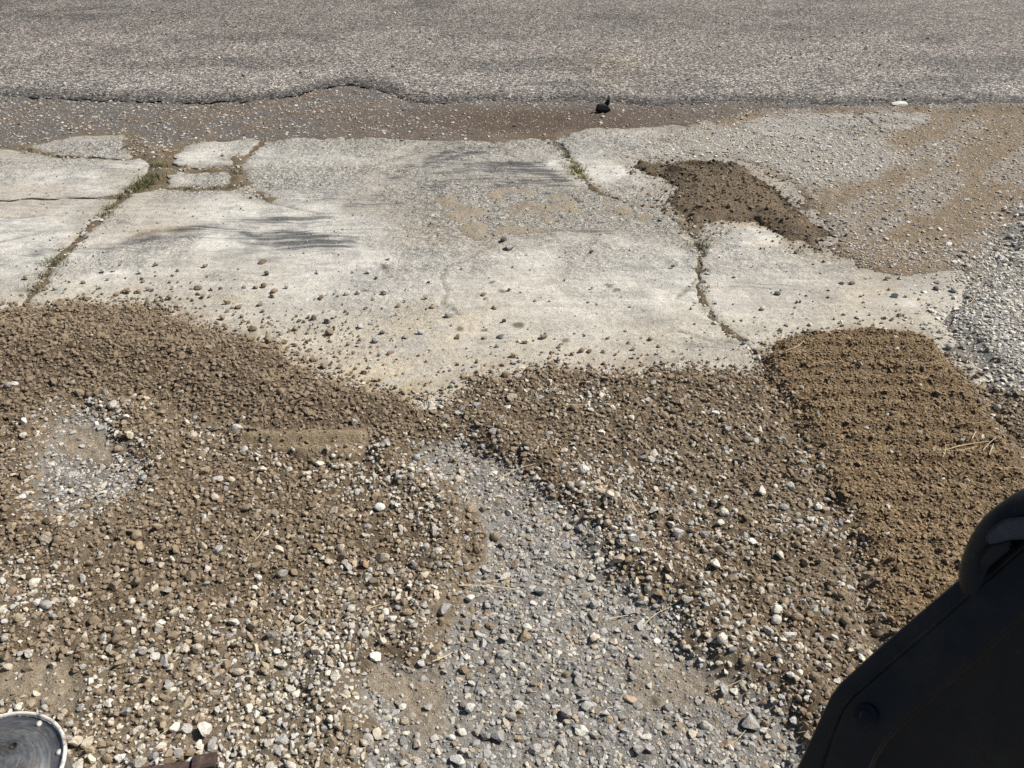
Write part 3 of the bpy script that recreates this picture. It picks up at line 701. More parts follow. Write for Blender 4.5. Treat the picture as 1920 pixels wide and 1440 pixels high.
# coarse stones
x, y = jittered(1.0, 4.9, .054); c, z = classify(x, y); p = np.zeros(len(x)); u = rng.random(len(x))
for nm, q in (('band', .5), ('mound', .66), ('pale', .6), ('wband', .6), ('strip', .55), ('patch', .4), ('till', .05), ('pile', .6)): p[c == zi[nm]] = q
p *= 1-flat_factor(z); k = u < p; add(x[k], y[k], (.0115+.009*rng.random(k.sum())**1.6)*rng.choice([1, 1, 1, 1, 1.3], k.sum()), c[k], 0)
# medium stones
x, y = jittered(1.0, 5.2, .0255); c, z = classify(x, y); p = np.zeros(len(x)); u = rng.random(len(x))
for nm, q in (('band', .72), ('mound', .85), ('pale', .9), ('wband', .78), ('strip', .95), ('patch', .8), ('till', .05), ('pile', .95), ('packed', .25), ('gutter', .2), ('heap', .6)): p[c == zi[nm]] = q
p *= 1-flat_factor(z); k = u < p; add(x[k], y[k], rng.uniform(.0075, .0135, k.sum()), c[k], 0)
# small stones
x, y = jittered(1.0, 5.2, .0135); c, z = classify(x, y); p = np.zeros(len(x)); u = rng.random(len(x))
for nm, q in (('band', .4), ('mound', .4), ('pale', .6), ('wband', .4), ('strip', .75), ('patch', .75), ('till', .08), ('pile', .5), ('packed', .5), ('gutter', .2), ('heap', .3)): p[c == zi[nm]] = q
p *= 1-.75*flat_factor(z); k = u < p; add(x[k], y[k], rng.uniform(.0035, .007, k.sum()), c[k], 0)
# far packed gravel, heap, pile, gutter (beyond 4.9 m)
x, y = jittered(4.8, 10.4, .04); c, z = classify(x, y); p = np.zeros(len(x)); u = rng.random(len(x))
for nm, q in (('packed', (.85-.6*ss(.42, .62, trk_(x, y)))[c == zi['packed']]), ('gutter', .42), ('heap', .5), ('pile', 1.0), ('chalk', .85)): p[c == zi[nm]] = q
p *= 1-.85*(c == zi['gutter'])*np.exp(-(((x-P(1000,225).x)/1.6)**2+((y-P(1000,226).y)/.5)**4))
k = u < p; add(x[k], y[k], (.006+.014*rng.random(k.sum())**1.6)*np.where(c[k] == zi['pile'], 1.25, 1.0), c[k], 0)
x, y = jittered(4.8, 10.4, .022); c, z = classify(x, y); p = np.zeros(len(x)); u = rng.random(len(x))
for nm, q in (('packed', .5), ('gutter', .2), ('heap', .4), ('pile', .6), ('chalk', .7)): p[c == zi[nm]] = q
k = u < p; add(x[k], y[k], rng.uniform(.004, .009, k.sum()), c[k], 0)
# soil crumbs
x, y = jittered(1.0, 4.9, .0175); c, z = classify(x, y); p = np.zeros(len(x)); u = rng.random(len(x))
for nm, q in (('band', .5), ('mound', .22), ('pale', .2), ('wband', .5), ('till', 1.0)): p[c == zi[nm]] = q
p *= 1-.8*flat_factor(z); cl = vn(x*9, y*9, 201)
k = u < p*(.6+.8*cl); add(x[k], y[k], (.004+.0085*rng.random(k.sum())**2)*np.where(c[k] == zi['till'], .9, 1), c[k], 1)
x, y = jittered(1.0, 7.2, .05); c, z = classify(x, y); u = rng.random(len(x))
p = np.where(c == zi['till'], .02, 0); p = np.where(c == zi['heap'], .3+.5*heap_dark(x, y), p)
edge = .6*np.exp(-((z['till']+.03)/.05)**2)*(z['soil'] > .03); p = np.maximum(p, edge)
edge2 = np.exp(-((z['pile'])/.07)**2)*(z['soil'] > .0); p = np.maximum(p, edge2)
k = u < p; add(x[k], y[k], .009+.016*rng.random(k.sum())**1.5, np.where(c[k] == zi['heap'], zi['heap'], zi['till']), 1)
x, y = jittered(1.0, 4.9, .0125); c, z = classify(x, y); k = (c == zi['till']) & (rng.random(len(x)) < .45+.5*vn(x*14, y*14, 205)); add(x[k], y[k], rng.uniform(.0035, .008, k.sum()), c[k], 1)
# spill of stones over the slab, densest next to the soil, and scattered pebbles on slab and road
x, y = jittered(3.0, 8.4, .034); c, z = classify(x, y); u = rng.random(len(x))
d = -z['soil']; sp = np.exp(-np.clip(d, 0, None)/.16)*.6
q = P(610, 640); sp = sp+.7*np.exp(-(((x-q.x)/.45)**2+((y-q.y)/.3)**2)); q = P(690, 590); sp = sp+.16*np.exp(-(((x-q.x)/.5)**2+((y-q.y)/.5)**2))
sp = sp+.035+.10*ss(P(0, 470).y, P(0, 380).y, y)*fbm(x, y, 2.5, 3, 251)*1.5+.24*ss(-.05, .05, z['rubble'])+.22*np.exp(-np.clip(-z['packed'], 0, 9)/.14)+.4*np.exp(-np.clip(-z['gutter'], 0, 9)/.12)+.22*np.exp(-np.clip(-z['pile'], 0, 9)/.14)
sp = sp+.35*np.exp(-np.clip(-z['heap'], 0, 9)/.09)
k = (c == zi['slab']) & (u < sp); near = np.exp(-np.clip(d, 0, None)/.3)
add(x[k], y[k], (.004+.011*rng.random(k.sum())**2)*(.65+.6*near[k]), np.where((near[k] > .12) & (x[k] < P(700,650).x) & (rng.random(k.sum()) < .8), zi['mound'], zi['slab']), 0)
jl = []
for pl in (JL, JR)+tuple(WEEDY):
    for a_, b_ in zip(pl[:-1], pl[1:]):
        m_ = int(np.linalg.norm(b_-a_)*70); t_ = rng.random(m_)[:, None]; jl.append(a_+(b_-a_)*t_+rng.normal(0, .035, (m_, 2)))
jl = np.concatenate(jl); add(jl[:, 0], jl[:, 1], .004+.016*rng.random(len(jl))**2, np.full(len(jl), zi['gutter']), 0)
x, y = jittered(8.0, 15.5, .16); c, z = classify(x, y); u = rng.random(len(x)); k = (c == zi['road']) & (u < .22)
add(x[k], y[k], .006+.02*rng.random(k.sum())**3, c[k], 0)
x, y = jittered(8.0, 15.2, .062); k = y > road_edge(x)+.04; x, y = x[k], y[k]; add(x, y, rng.uniform(.007, .0135, len(x)), np.full(len(x), zi['asph']), 0)
x, y = jittered(8.0, 10.6, .045); d_ = road_edge(x)-y; k = (d_ > -.02) & (rng.random(len(x)) < .5*np.exp(-np.clip(d_, 0, 9)/.1)); add(x[k], y[k], .006+.02*rng.random(k.sum())**2, np.full(k.sum(), zi['asph']), 0)

x, y, r, cls, kind = (np.concatenate(BUF[k]) for k in ('x', 'y', 'r', 'cls', 'kind')); n = len(x)
# keep the drum and bar spots clear
hgt = surface(x, y)
ci = np.zeros(n, int); dirt = np.zeros(n)
for nm, (w, dd) in MIXES.items():
    m = cls == zi[nm]; ci[m] = rng.choice(len(PN), m.sum(), p=w); dirt[m] = dd+rng.normal(0, .1, m.sum())
clus = fbm(x, y, 3.0, 3, 240)+rng.normal(0, .06, n); w_ = mixture(dict(pale=.4, cream=.25, grey=.15, tan=.1, white=.06, blue=.04))
_, pyc, _ = to_px(x, y, 0*x); thr = .575+.09*(1-ss(1080, 1230, pyc))*(x < P(900, 1000).x)
m = (clus > thr) & np.isin(cls, [zi['band'], zi['wband'], zi['pale']]) & (y < P(0, 740).y); ci[m] = rng.choice(len(PN), m.sum(), p=w_); dirt[m] -= .08
crumb = kind == 1
col_dark = None
soilc = {zi['band']: 'brown', zi['mound']: 'mud', zi['pale']: 'brown', zi['wband']: 'brown', zi['till']: 'gold', zi['heap']: 'umber'}
for kk, nm in soilc.items(): ci[crumb & (cls == kk)] = PN.index(nm)
asm = cls == zi['asph']
col = PC[ci]*(1+rng.normal(0, .13, (n, 1)))*(1+rng.normal(0, .012, (n, 3)))
col = col*.92+np.array([.34, .285, .205])*.08
clean = np.isin(ci, [PN.index(k) for k in ('pale', 'white', 'cream', 'grey', 'blue')]); dirt[clean] -= .16
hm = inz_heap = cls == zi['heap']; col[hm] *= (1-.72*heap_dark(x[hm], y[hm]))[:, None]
col[asm] *= .78; col[np.isin(cls, [zi['pile'], zi['chalk'], zi['packed']])] *= 1.14; dirt = np.clip(dirt, 0, .8); dirt[crumb] = 0
flat = np.where(np.isin(cls, [zi['strip'], zi['patch'], zi['packed'], zi['gutter'], zi['chalk'], zi['asph'], zi['pile']]), .62, .85)
size = np.stack([r*rng.uniform(.85, 1.25, n), r*rng.uniform(.75, 1.1, n), r*flat*rng.uniform(.55, 1.05, n)], 1)
tilt = np.where(flat < .7, .15, .45); tilt = np.where(cls == zi['pile'], .28, tilt)
rot = np.stack([rng.normal(0, 1, n)*tilt, rng.normal(0, 1, n)*tilt, rng.uniform(0, 6.283, n)], 1)
lift = np.where(flat < .7, .32, .5)
lift = np.where(crumb, .4, lift); lift = np.where(cls == zi['pile'], .5, lift)
lift = np.where(cls == zi['asph'], .1, lift)
lift = np.where(np.isin(cls, [zi['slab'], zi['road']]) | ((cls == zi['mound']) & (hgt < .012)), .62, lift)
size[crumb, 2] *= .65
zpos = hgt+size[:, 2]*lift
pick = np.where(crumb, rng.integers(12, 16, n), np.where(np.isin(cls, [zi['band'], zi['mound'], zi['slab']]), rng.integers(0, 12, n), rng.integers(0, 10, n)))

# ------------------------------------------------------------------ the 300 stones that show largest: each one an object
STONE_PX = [ # px, py, width px, colour, shape
 (712,960,24,'white','r'),(718,1056,30,'cream','r'),(832,1155,36,'blue','a'),(686,1068,20,'rust','r'),(765,1162,26,'tan','r'),(735,1172,22,'white','a'),(881,1323,24,'white','r'),(866,1368,24,'pale','r'),(846,1380,18,'white','r'),(825,1379,14,'cream','r'),(783,1392,26,'cream','a'),(858,1421,32,'white','a'),(936,1375,34,'blue','a'),(910,1372,26,'blue','a'),
 (271,1230,24,'pale','r'),(296,1237,22,'pale','a'),(145,1398,36,'cream','a'),(168,1402,28,'cream','r'),(130,1385,20,'pale','a'),(241,1345,22,'grey','a'),(213,1363,20,'cream','a'),(228,1428,26,'white','a'),(205,1430,28,'tan','r'),(358,1378,24,'pale','a'),(390,1384,36,'pale','a'),(330,1375,24,'pale','a'),(491,1355,22,'cream','r'),(530,1255,24,'pale','a'),(448,1265,26,'cream','r'),(510,1197,22,'blue','a'),(562,1167,24,'cream','r'),(560,1186,18,'tan','r'),(443,1173,28,'pale','a'),(406,1170,22,'tan','r'),(157,1088,22,'grey','a'),(260,1100,26,'tan','a'),(60,1233,24,'pale','a'),(61,1260,26,'tan','a'),(102,1253,20,'cream','a'),(20,1255,20,'cream','a'),(260,1010,26,'tan','r'),(303,999,22,'tan','a'),(320,995,18,'brown','r'),(248,1005,18,'brown','a'),(305,1066,18,'cream','a'),(383,1033,22,'cream','r'),(531,1085,24,'grey','r'),(552,1080,22,'brown','r'),(412,1040,24,'grey','a'),(528,1040,24,'cream','a'),(500,1010,18,'pale','a'),
 (246,826,24,'cream','r'),(222,842,18,'tan','r'),(240,793,14,'white','r'),(208,795,12,'white','r'),(180,795,14,'white','r'),(276,756,18,'cream','a'),(330,790,18,'tan','a'),(367,902,22,'cream','a'),(386,890,24,'tan','a'),(435,908,18,'cream','r'),(542,888,16,'white','r'),(513,930,12,'white','a'),(48,940,16,'white','a'),(287,935,12,'white','r'),(60,885,18,'white','a'),(160,948,20,'tan','r'),(52,807,20,'white','a'),(22,739,16,'grey','r'),(34,735,14,'pale','r'),
 (724,845,22,'grey','a'),(838,790,20,'pale','a'),(857,785,18,'grey','a'),(895,770,22,'grey','a'),(952,768,14,'white','a'),(1107,773,14,'white','a'),(1184,790,16,'white','a'),(1170,788,14,'pale','a'),(1128,815,18,'white','a'),(1222,868,20,'pale','a'),(1205,862,22,'blue','a'),(1055,887,22,'blue','a'),(1318,779,14,'white','a'),(1340,783,16,'white','a'),(1225,745,12,'pale','a'),(1150,1000,20,'pale','a'),(1257,993,20,'pale','a'),(1190,1027,24,'grey','a'),(1184,1024,18,'white','a'),(1177,1062,20,'tan','r'),(1268,1022,14,'white','a'),(1500,955,22,'tan','r'),(1466,962,22,'grey','r'),(1531,957,18,'white','a'),(1545,960,18,'tan','r'),(1425,930,26,'pale','a'),(1660,963,13,'white','a'),(1763,912,10,'white','r'),(1655,1023,12,'pale','a'),(1567,1078,15,'blue','r'),(1592,1107,20,'pale','a'),(1625,1088,24,'tan','r'),(1492,1168,28,'tan','r'),(1516,1165,18,'tan','r'),(1452,1170,24,'pale','r'),(1524,1152,20,'white','a'),(1478,1205,28,'pale','a'),(1414,1200,16,'pale','a'),(1450,1212,16,'pale','a'),(1377,1186,18,'white','a'),(1360,1168,24,'pale','a'),(1627,1229,18,'cream','r'),(1611,1243,20,'pale','a'),(1646,1190,20,'tan','r'),(1347,1250,18,'cream','r'),(1357,1293,24,'grey','a'),(1408,1352,44,'grey','a'),(1324,1356,32,'pale','a'),(1488,1350,22,'white','a'),(1478,1280,18,'pale','r'),(1496,1277,16,'pale','a'),(1511,1314,16,'pale','a'),(1512,1244,14,'white','a'),(1445,955,16,'pale','a'),(1460,1050,22,'pale','a'),(1480,1095,20,'cream','a'),(1395,1010,18,'pale','a'),(1350,990,20,'pale','a'),(1407,1023,22,'white','a'),(1320,1040,18,'grey','a'),(1290,1010,18,'white','a'),
 (1012,1105,24,'blue','a'),(985,1185,30,'tan','a'),(1060,1260,18,'tan','r'),(1200,1170,22,'grey','a'),(1233,1196,18,'white','a'),(1215,1190,18,'blue','a'),(1273,1140,16,'white','a'),(905,1200,26,'grey','a'),(880,1120,24,'pale','a'),(945,1190,22,'grey','a'),(918,1165,22,'tan','a'),(930,1250,22,'pale','a'),(870,1250,22,'brown','r'),(1005,1400,28,'grey','a'),(1200,1400,26,'grey','a'),(1020,1370,26,'grey','a'),(1088,1075,18,'cream','r'),(1110,1078,22,'pale','a'),(940,965,24,'grey','a'),(955,955,18,'pale','a'),(886,965,24,'tan','a'),(905,955,22,'tan','a'),(930,940,14,'tan','a'),(922,982,22,'grey','a'),(927,1005,24,'tan','r'),
 (1500,742,13,'grey','a'),(1430,690,10,'grey','a'),(1781,647,18,'grey','r'),(1872,682,12,'dark','r'),(1660,790,10,'white','r'),(1665,863,12,'white','a'),(1720,822,11,'pale','a'),(1747,855,9,'pale','a'),(1619,816,12,'pale','r'),(1640,815,8,'pale','r'),(1797,843,14,'blue','r'),(1835,838,12,'pale','a'),(1597,694,10,'blue','r'),(1608,700,12,'grey','r'),(1556,718,8,'blue','r'),(1657,628,10,'white','r'),(1675,640,9,'white','a'),(1597,664,9,'cream','r'),(1659,664,9,'white','a'),(1680,664,9,'white','a'),
]
SLAB_PX = [(0,400,a,b,w,c) for a, b, w, c in [(870,278,36,'brown'),(1155,283,34,'brown'),(1475,262,54,'umber'),(575,312,36,'grey'),(785,320,36,'grey'),(965,333,20,'dark'),(800,370,26,'brown'),(830,413,30,'brown'),(650,445,40,'brown'),(340,485,42,'brown'),(310,410,36,'grey'),(465,375,30,'brown'),(1500,328,36,'dark'),(1785,320,30,'grey'),(1240,408,28,'brown'),(1370,403,26,'brown'),(1435,402,34,'brown'),(1480,395,38,'brown'),(1540,425,44,'brown'),(1140,455,40,'brown'),(955,462,42,'brown'),(1110,408,46,'brown'),(1185,412,28,'brown'),(1610,402,28,'brown'),(1810,460,48,'brown'),(1460,500,44,'brown'),(1340,512,44,'brown'),(1275,490,40,'brown'),(1250,572,46,'brown'),(1760,578,48,'dark'),(1840,598,50,'brown'),(1855,665,54,'brown'),(1660,640,40,'brown'),(1420,635,54,'brown'),(1580,665,40,'white'),(715,430,44,'brown'),(420,490,40,'brown'),(110,543,44,'brown'),(1530,455,42,'brown'),(140,355,34,'brown'),(1710,160,0,'')] if w]
SLAB_PX += [(640,400,a,b,w,c) for a, b, w, c in [(910,140,40,'dark'),(950,185,56,'grey'),(260,245,26,'dark'),(195,352,24,'dark'),(150,320,36,'grey'),(65,318,28,'grey'),(240,437,40,'blue'),(475,465,34,'brown'),(510,518,36,'brown'),(320,508,34,'brown'),(605,568,50,'grey'),(915,595,32,'dark'),(945,418,26,'dark'),(860,518,34,'brown'),(800,448,34,'brown'),(655,690,40,'brown'),(805,690,34,'brown'),(1140,688,44,'brown'),(895,685,50,'blue'),(1035,715,40,'cream'),(1225,742,28,'brown'),(970,792,50,'tan'),(1005,823,44,'grey'),(450,662,46,'grey'),(360,685,40,'blue'),(230,660,44,'blue'),(170,612,40,'grey'),(105,630,40,'grey'),(190,710,44,'blue'),(275,775,44,'brown'),(130,885,44,'brown'),(1500,692,32,'brown'),(1740,700,32,'brown'),(1410,410,20,'brown'),(1407,205,28,'dark'),(1865,290,26,'dark'),(490,375,22,'dark'),(90,437,44,'grey'),(30,440,46,'grey'),(1350,765,44,'brown'),(1400,765,40,'brown'),(2215,345,30,'grey'),(2875,380,36,'brown'),(2820,380,32,'grey'),(3075,355,36,'blue'),(3150,350,34,'grey'),(3120,452,44,'grey'),(2110,490,28,'grey'),(2370,525,36,'pale'),(2455,440,36,'dark'),(3355,375,40,'grey'),(3350,412,36,'dark'),(3450,420,44,'grey')]]
for ox, oy, a, b, w, c in SLAB_PX: STONE_PX.append((ox+a/3, oy+b/3, w/3*1.1, c, 'a' if (a+b) % 3 else 'r'))
STONE_PX += [(1622,97,15,'white','a'),(1290,152,7,'cream','a'),(1700,95,6,'white','a'),(1615,70,6,'dark','r'),(1420,300,7,'white','a'),(1365,325,10,'grey','a'),(1367,330,8,'pale','a'),(416,290,8,'dark','r'),(607,274,7,'grey','a'),(690,137,9,'white','a'),(388,118,10,'cream','a'),(1130,218,9,'white','a')]

SING = []   # x, y, r, colour, shape letter, zone index
used_xy = []
for (px, py, w, c, sh) in STONE_PX:
    q = P(px, py, .02); dq = to_px(q.x, q.y, .02)[2]; rq = min(max(w*dq/FPX/2, .006), .055)
    SING.append((q.x, q.y, rq, c, sh)); used_xy.append((q.x, q.y, rq))
n_hand = len(SING)
# remove scattered stones that overlap the placed ones
UX = np.array(used_xy); keep = np.ones(n, bool)
for ux, uy, ur in used_xy: keep &= ~(((x-ux)**2+(y-uy)**2 < (ur*.85+r*.55)**2) & (r > .003))
# the rest of the 300: the scattered stones that show largest in the frame
pxx, pyy, dep = to_px(x, y, hgt); pw = 2*r*FPX/dep
infr = (pxx > 15) & (pxx < 1905) & (pyy > 8) & (pyy < 1425) & ~((pxx > 1480) & (pyy > 1440-(pxx-1480)*1.15)) & ~((pxx < 150) & (pyy > 1310)) & keep & ~crumb
cand = np.where(infr)[0]; cand = cand[np.argsort(-pw[cand])][:300-n_hand]
M_S = {k: [me.copy() for me in v] for k, v in dict(a=ANG, r=RND).items()}
for v in M_S.values():
    for me in v: me.materials.clear(); me.materials.append(M_STS)
for i in cand: keep[i] = False

CW = dict(pale='pale', cream='cream', grey='grey', blue='blue-grey', tan='tan', brown='brown', dark='dark', rust='rust-coloured', white='white', gold='ochre', umber='dark brown', mud='brown', mauve='mauve-grey')
LM = [((50,1400),'scuffed drum'),((335,1435),'rusty bar'),((160,900),'pale bare patch'),((570,845),'tread imprint'),((160,830),'tan hollow'),((350,770),'dark hollow'),((820,1320),'bare tan spot'),((1060,1000),'grey strip bend'),((820,850),'grey strip tip'),((950,1150),'grey strip'),((1250,1270),'tan strip patch'),((1600,1250),'black machine arm'),((1840,1050),'black curved guard'),((1650,750),'tread-marked soil'),((1820,860),'straw litter'),((1440,720),'soil ridge'),((1830,650),'pale gravel pile'),((1810,525),'long straw'),((1580,500),'ochre slab stain'),((1313,500),'right slab joint'),((1400,390),'dark soil heap'),((570,455),'black tyre smear'),((300,432),'orange-brown stain'),((90,500),'grassy slab joint'),((250,680),'brown gravel mound'),((640,640),'stone spill'),((800,600),'yellow dusty stain'),((970,610),'dark oval spot'),((1150,540),'paired dark spots'),((880,440),'rubble patch'),((1135,205),'black lump'),((1685,198),'white chunk'),((900,320),'dark smears'),((1250,850),'brown gravel band'),((500,1000),'left gravel band'),((450,1250),'pale gravel corner'),((250,1150),'soil band'),((1450,1100),'right gravel band')]
def where(px, py):
    best = min(LM, key=lambda l: (l[0][0]-px)**2+((l[0][1]-py)*1.3)**2); dx, dy = px-best[0][0], (py-best[0][1])*1.3
    if math.hypot(dx, dy) < 22: return 'at the', best[1]
    if abs(dx) > abs(dy): return ('right of the' if dx > 0 else 'left of the'), best[1]
    return ('in front of the' if dy > 0 else 'behind the'), best[1]
SINGLE = []
for k, (sx, sy, sr, c, sh) in enumerate(SING): SINGLE.append((sx, sy, sr, np.array(PAL[c]), c, sh, None))
for i in cand: SINGLE.append((x[i], y[i], r[i], col[i], PN[ci[i]], 'a' if pick[i] < 8 else 'r', i))
SX = np.array([s[0] for s in SINGLE]); SY = np.array([s[1] for s in SINGLE]); SH = surface(SX, SY)
recs = []
for k, (sx, sy, sr, cc, cn, sh, i) in enumerate(SINGLE):
    on_slab = SH[k] < .014 and any(bool(sdf(np.array([sx]), np.array([sy]), p)[0] > 0) for p in SLAB_POLY)
    mlist = M_S[sh]; o = bpy.data.objects.new('stone', mlist[(k*7+3) % len(mlist)]); COL.objects.link(o)
    rr = random.Random(k)
    asp = rr.uniform(.6, .9); fl = .28 if cn == 'umber' else rr.uniform(.5, .75) if on_slab else rr.uniform(.55, .85)
    sr *= .92; o.scale = (sr*1.05, sr*asp*1.05, sr*fl); tl = .12 if on_slab else .3
    o.rotation_euler = (rr.gauss(0, tl), rr.gauss(0, tl), rr.uniform(-.6, .6) if rr.random() < .7 else rr.uniform(0, 6.28))
    o.location = (sx, sy, SH[k]+o.scale.z*(.8 if on_slab else .5))
    cc = np.array(cc)*(1 if i is not None else 1+rr.gauss(0, .08)); dd = .12 if on_slab else (.05 if cn in ('white', 'pale') else .28)
    if cn in ('brown', 'tan', 'umber'): dd += .15
    o.color = (*[float(min(max(v, .02), .95)) for v in cc], dd)
    px, py, dep = to_px(sx, sy, SH[k]); wpx = 2*sr*FPX/dep
    size_w = 'large' if wpx > 27 else ('small' if wpx < 15 else 'medium')
    shp = ('flat ' if fl < .62 else '')+('angular' if sh == 'a' else 'rounded')
    pre, lm = where(px, py); recs.append((o, px, py, (size_w, CW[cn], shp), pre, lm))
grp = {}
for rec in recs: grp.setdefault((rec[3], rec[4], rec[5]), []).append(rec)
ORD = ['leftmost', 'second from left', 'third from left', 'fourth from left', 'fifth from left', 'sixth from left', 'seventh from left', 'eighth from left', 'ninth from left', 'tenth from left', 'eleventh from left', 'twelfth from left']
for (d, pre, lm), L in grp.items():
    L.sort(key=lambda q: q[1])
    for j, rec in enumerate(L):
        base = f'{d[0]} {d[1]} {d[2]} stone' if len(L) == 1 else f'{d[0]} {d[1]} {d[2].split()[-1]} stone' if not d[2].startswith('flat') else f'flat {d[0]} {d[1]} stone'
        lab = f'{base} {pre} {lm}' if len(L) == 1 else f'{ORD[min(j, 11)]} of the {base}s {pre} {lm}'
        tag(rec[0], lab, 'stone', 'loose stones of the yard')

# ------------------------------------------------------------------ the rest of the stones: scattered masses
def scatter(name, mask, label, cat):
    idx = np.where(mask & keep)[0]
    me = bpy.data.meshes.new(name); me.vertices.add(len(idx))
    me.vertices.foreach_set('co', np.stack([x[idx], y[idx], zpos[idx]], 1).astype(np.float32).ravel())
    for nm, t, d in (('rot', 'FLOAT_VECTOR', rot), ('size', 'FLOAT_VECTOR', size)):
        a = me.attributes.new(nm, t, 'POINT'); a.data.foreach_set('vector', d[idx].astype(np.float32).ravel())
    a = me.attributes.new('pick', 'INT', 'POINT'); a.data.foreach_set('value', pick[idx].astype(np.int32))
    a = me.attributes.new('dirt', 'FLOAT', 'POINT'); a.data.foreach_set('value', dirt[idx].astype(np.float32))
    a = me.attributes.new('rnd', 'FLOAT', 'POINT'); a.data.foreach_set('value', rng.random(len(idx)).astype(np.float32))
    set_col(me, 'scol', np.clip(col[idx], .01, .95))
    o = link(name, me, M_STI); md = o.modifiers.new('scatter', 'NODES'); md.node_group = GN
    tag(o, label, cat, kind='stuff'); return o
inz = lambda *a: np.isin(cls, [zi[k] for k in a])
st = ~crumb
scatter('brown_gravel', inz('band', 'mound', 'wband') & st, 'brown soil-coated gravel spread across the yard', 'gravel')
scatter('pale_gravel', inz('pale') & st, 'pale crushed gravel in the near left corner', 'gravel')
scatter('grey_gravel', inz('strip', 'patch') & st, 'packed grey gravel showing between the brown bands', 'gravel')
scatter('white_gravel', inz('pile') & st, 'light grey gravel piled beside the concrete at right', 'gravel')
scatter('fine_gravel', inz('packed', 'gutter', 'chalk') & st, 'fine packed gravel beside the road', 'gravel')
scatter('pebbles', inz('slab', 'road', 'asph') & st, 'small pebbles strewn over concrete and asphalt', 'pebbles')
scatter('heap_soil', inz('heap'), 'dark moist soil and stones heaped on the concrete', 'soil')
scatter('soil_crumbs', (crumb & ~inz('heap')) | (inz('till') & st), 'ochre and brown soil crumbs of the loosened ground', 'soil')
print('scattered', n, 'kept', keep.sum(), 'single', len(SINGLE), 'hand', n_hand)

# ------------------------------------------------------------------ straw
M_STRAW = mat_straw()
STRAW = [(0,622,25,606),(48,622,76,606),(148,599,176,601),(1468,681,1502,661),(1404,656,1450,652),(1775,527,1862,519),(1806,582,1824,562),(1764,858,1757,886),(1776,862,1846,852),(1788,869,1822,861),(1832,872,1856,850),(1842,884,1852,858),(1812,850,1820,834),(1745,866,1790,858),(820,1247,848,1224),(812,1252,834,1240),(862,1112,968,1110),(1040,1144,1053,1118),(1204,1177,1256,1147),(1142,1165,1178,1156),(590,1216,613,1192),(298,1402,330,1384),(480,1030,500,1008),(872,957,890,916),(1058,776,1096,772),(1700,706,1712,697),(1640,664,1660,667),(1665,1118,1692,1127),(1332,1302,1392,1286),(1360,1402,1396,1376),(930,906,1004,888),(1085,1078,1094,1058),(752,1256,780,1266),(846,1015,868,1002),(1545,640,1552,632),(1868,912,1906,911),(560,1190,580,1176),(690,1160,715,1148),(900,1098,960,1086)]
def tube(pts, rad, ns=5):
    V = []; F = []
    for k, p in enumerate(pts):
        d = (pts[min(k+1, len(pts)-1)]-pts[max(k-1, 0)]).normalized(); a = d.cross(Vector((0, 0, 1))); a = a.normalized() if a.length > 1e-4 else Vector((1, 0, 0)); b = d.cross(a)
        for j in range(ns):
            t = 2*math.pi*j/ns; V.append(p+(a*math.cos(t)+b*math.sin(t))*rad[k])
    for k in range(len(pts)-1):
        for j in range(ns): F.append((k*ns+j, k*ns+(j+1) % ns, (k+1)*ns+(j+1) % ns, (k+1)*ns+j))
    F.append(tuple(range(ns))[::-1]); F.append(tuple(range((len(pts)-1)*ns, len(pts)*ns))); return V, F
srec = []
for k, (a, b, c, d) in enumerate(STRAW):
    p0, p1 = P(a, b), P(c, d); rr = random.Random(900+k); L = (p1-p0).length; pts = []
    nrm = Vector((-(p1-p0).y, (p1-p0).x, 0)).normalized(); bend = rr.uniform(-.09, .09)*L; nn = 7
    tx = np.array([(p0.lerp(p1, i/(nn-1))+nrm*bend*math.sin(math.pi*i/(nn-1)))[:2] for i in range(nn)]); hh = surface(tx[:, 0], tx[:, 1])
    base = np.linspace(hh[0], hh[-1], nn); up = max(0, float((hh-base).max()))
    pts = [Vector((tx[i][0], tx[i][1], base[i]+up*.8+.008+.003*i/nn)) for i in range(nn)]
    org = pts[0].copy(); wr = rr.uniform(.0012, .002)*(1.25 if L > .18 else 1)
    V, F = tube([p-org for p in pts], [wr*(1-.35*i/nn) for i in range(nn)])
    me = bpy.data.meshes.new('straw_stalk'); me.from_pydata([v[:] for v in V], [], F); me.update()
    o = link('straw_stalk', me, M_STRAW); o.location = org
    px, py = (a+c)/2, (b+d)/2; pre, lm = where(px, py); srec.append((o, px, (('long' if L > .17 else 'short'), pre, lm)))
g = {}
for q in srec: g.setdefault(q[2], []).append(q)
for (sz, pre, lm), L in g.items():
    L.sort(key=lambda q: q[1])
    for j, q in enumerate(L):
        base = f'{sz} yellow straw stalk'
        tag(q[0], f'{base} lying {pre} {lm}' if len(L) == 1 else f'{ORD[min(j, 11)]} of the {base}s {pre} {lm}', 'straw', 'straw stalks on the ground')

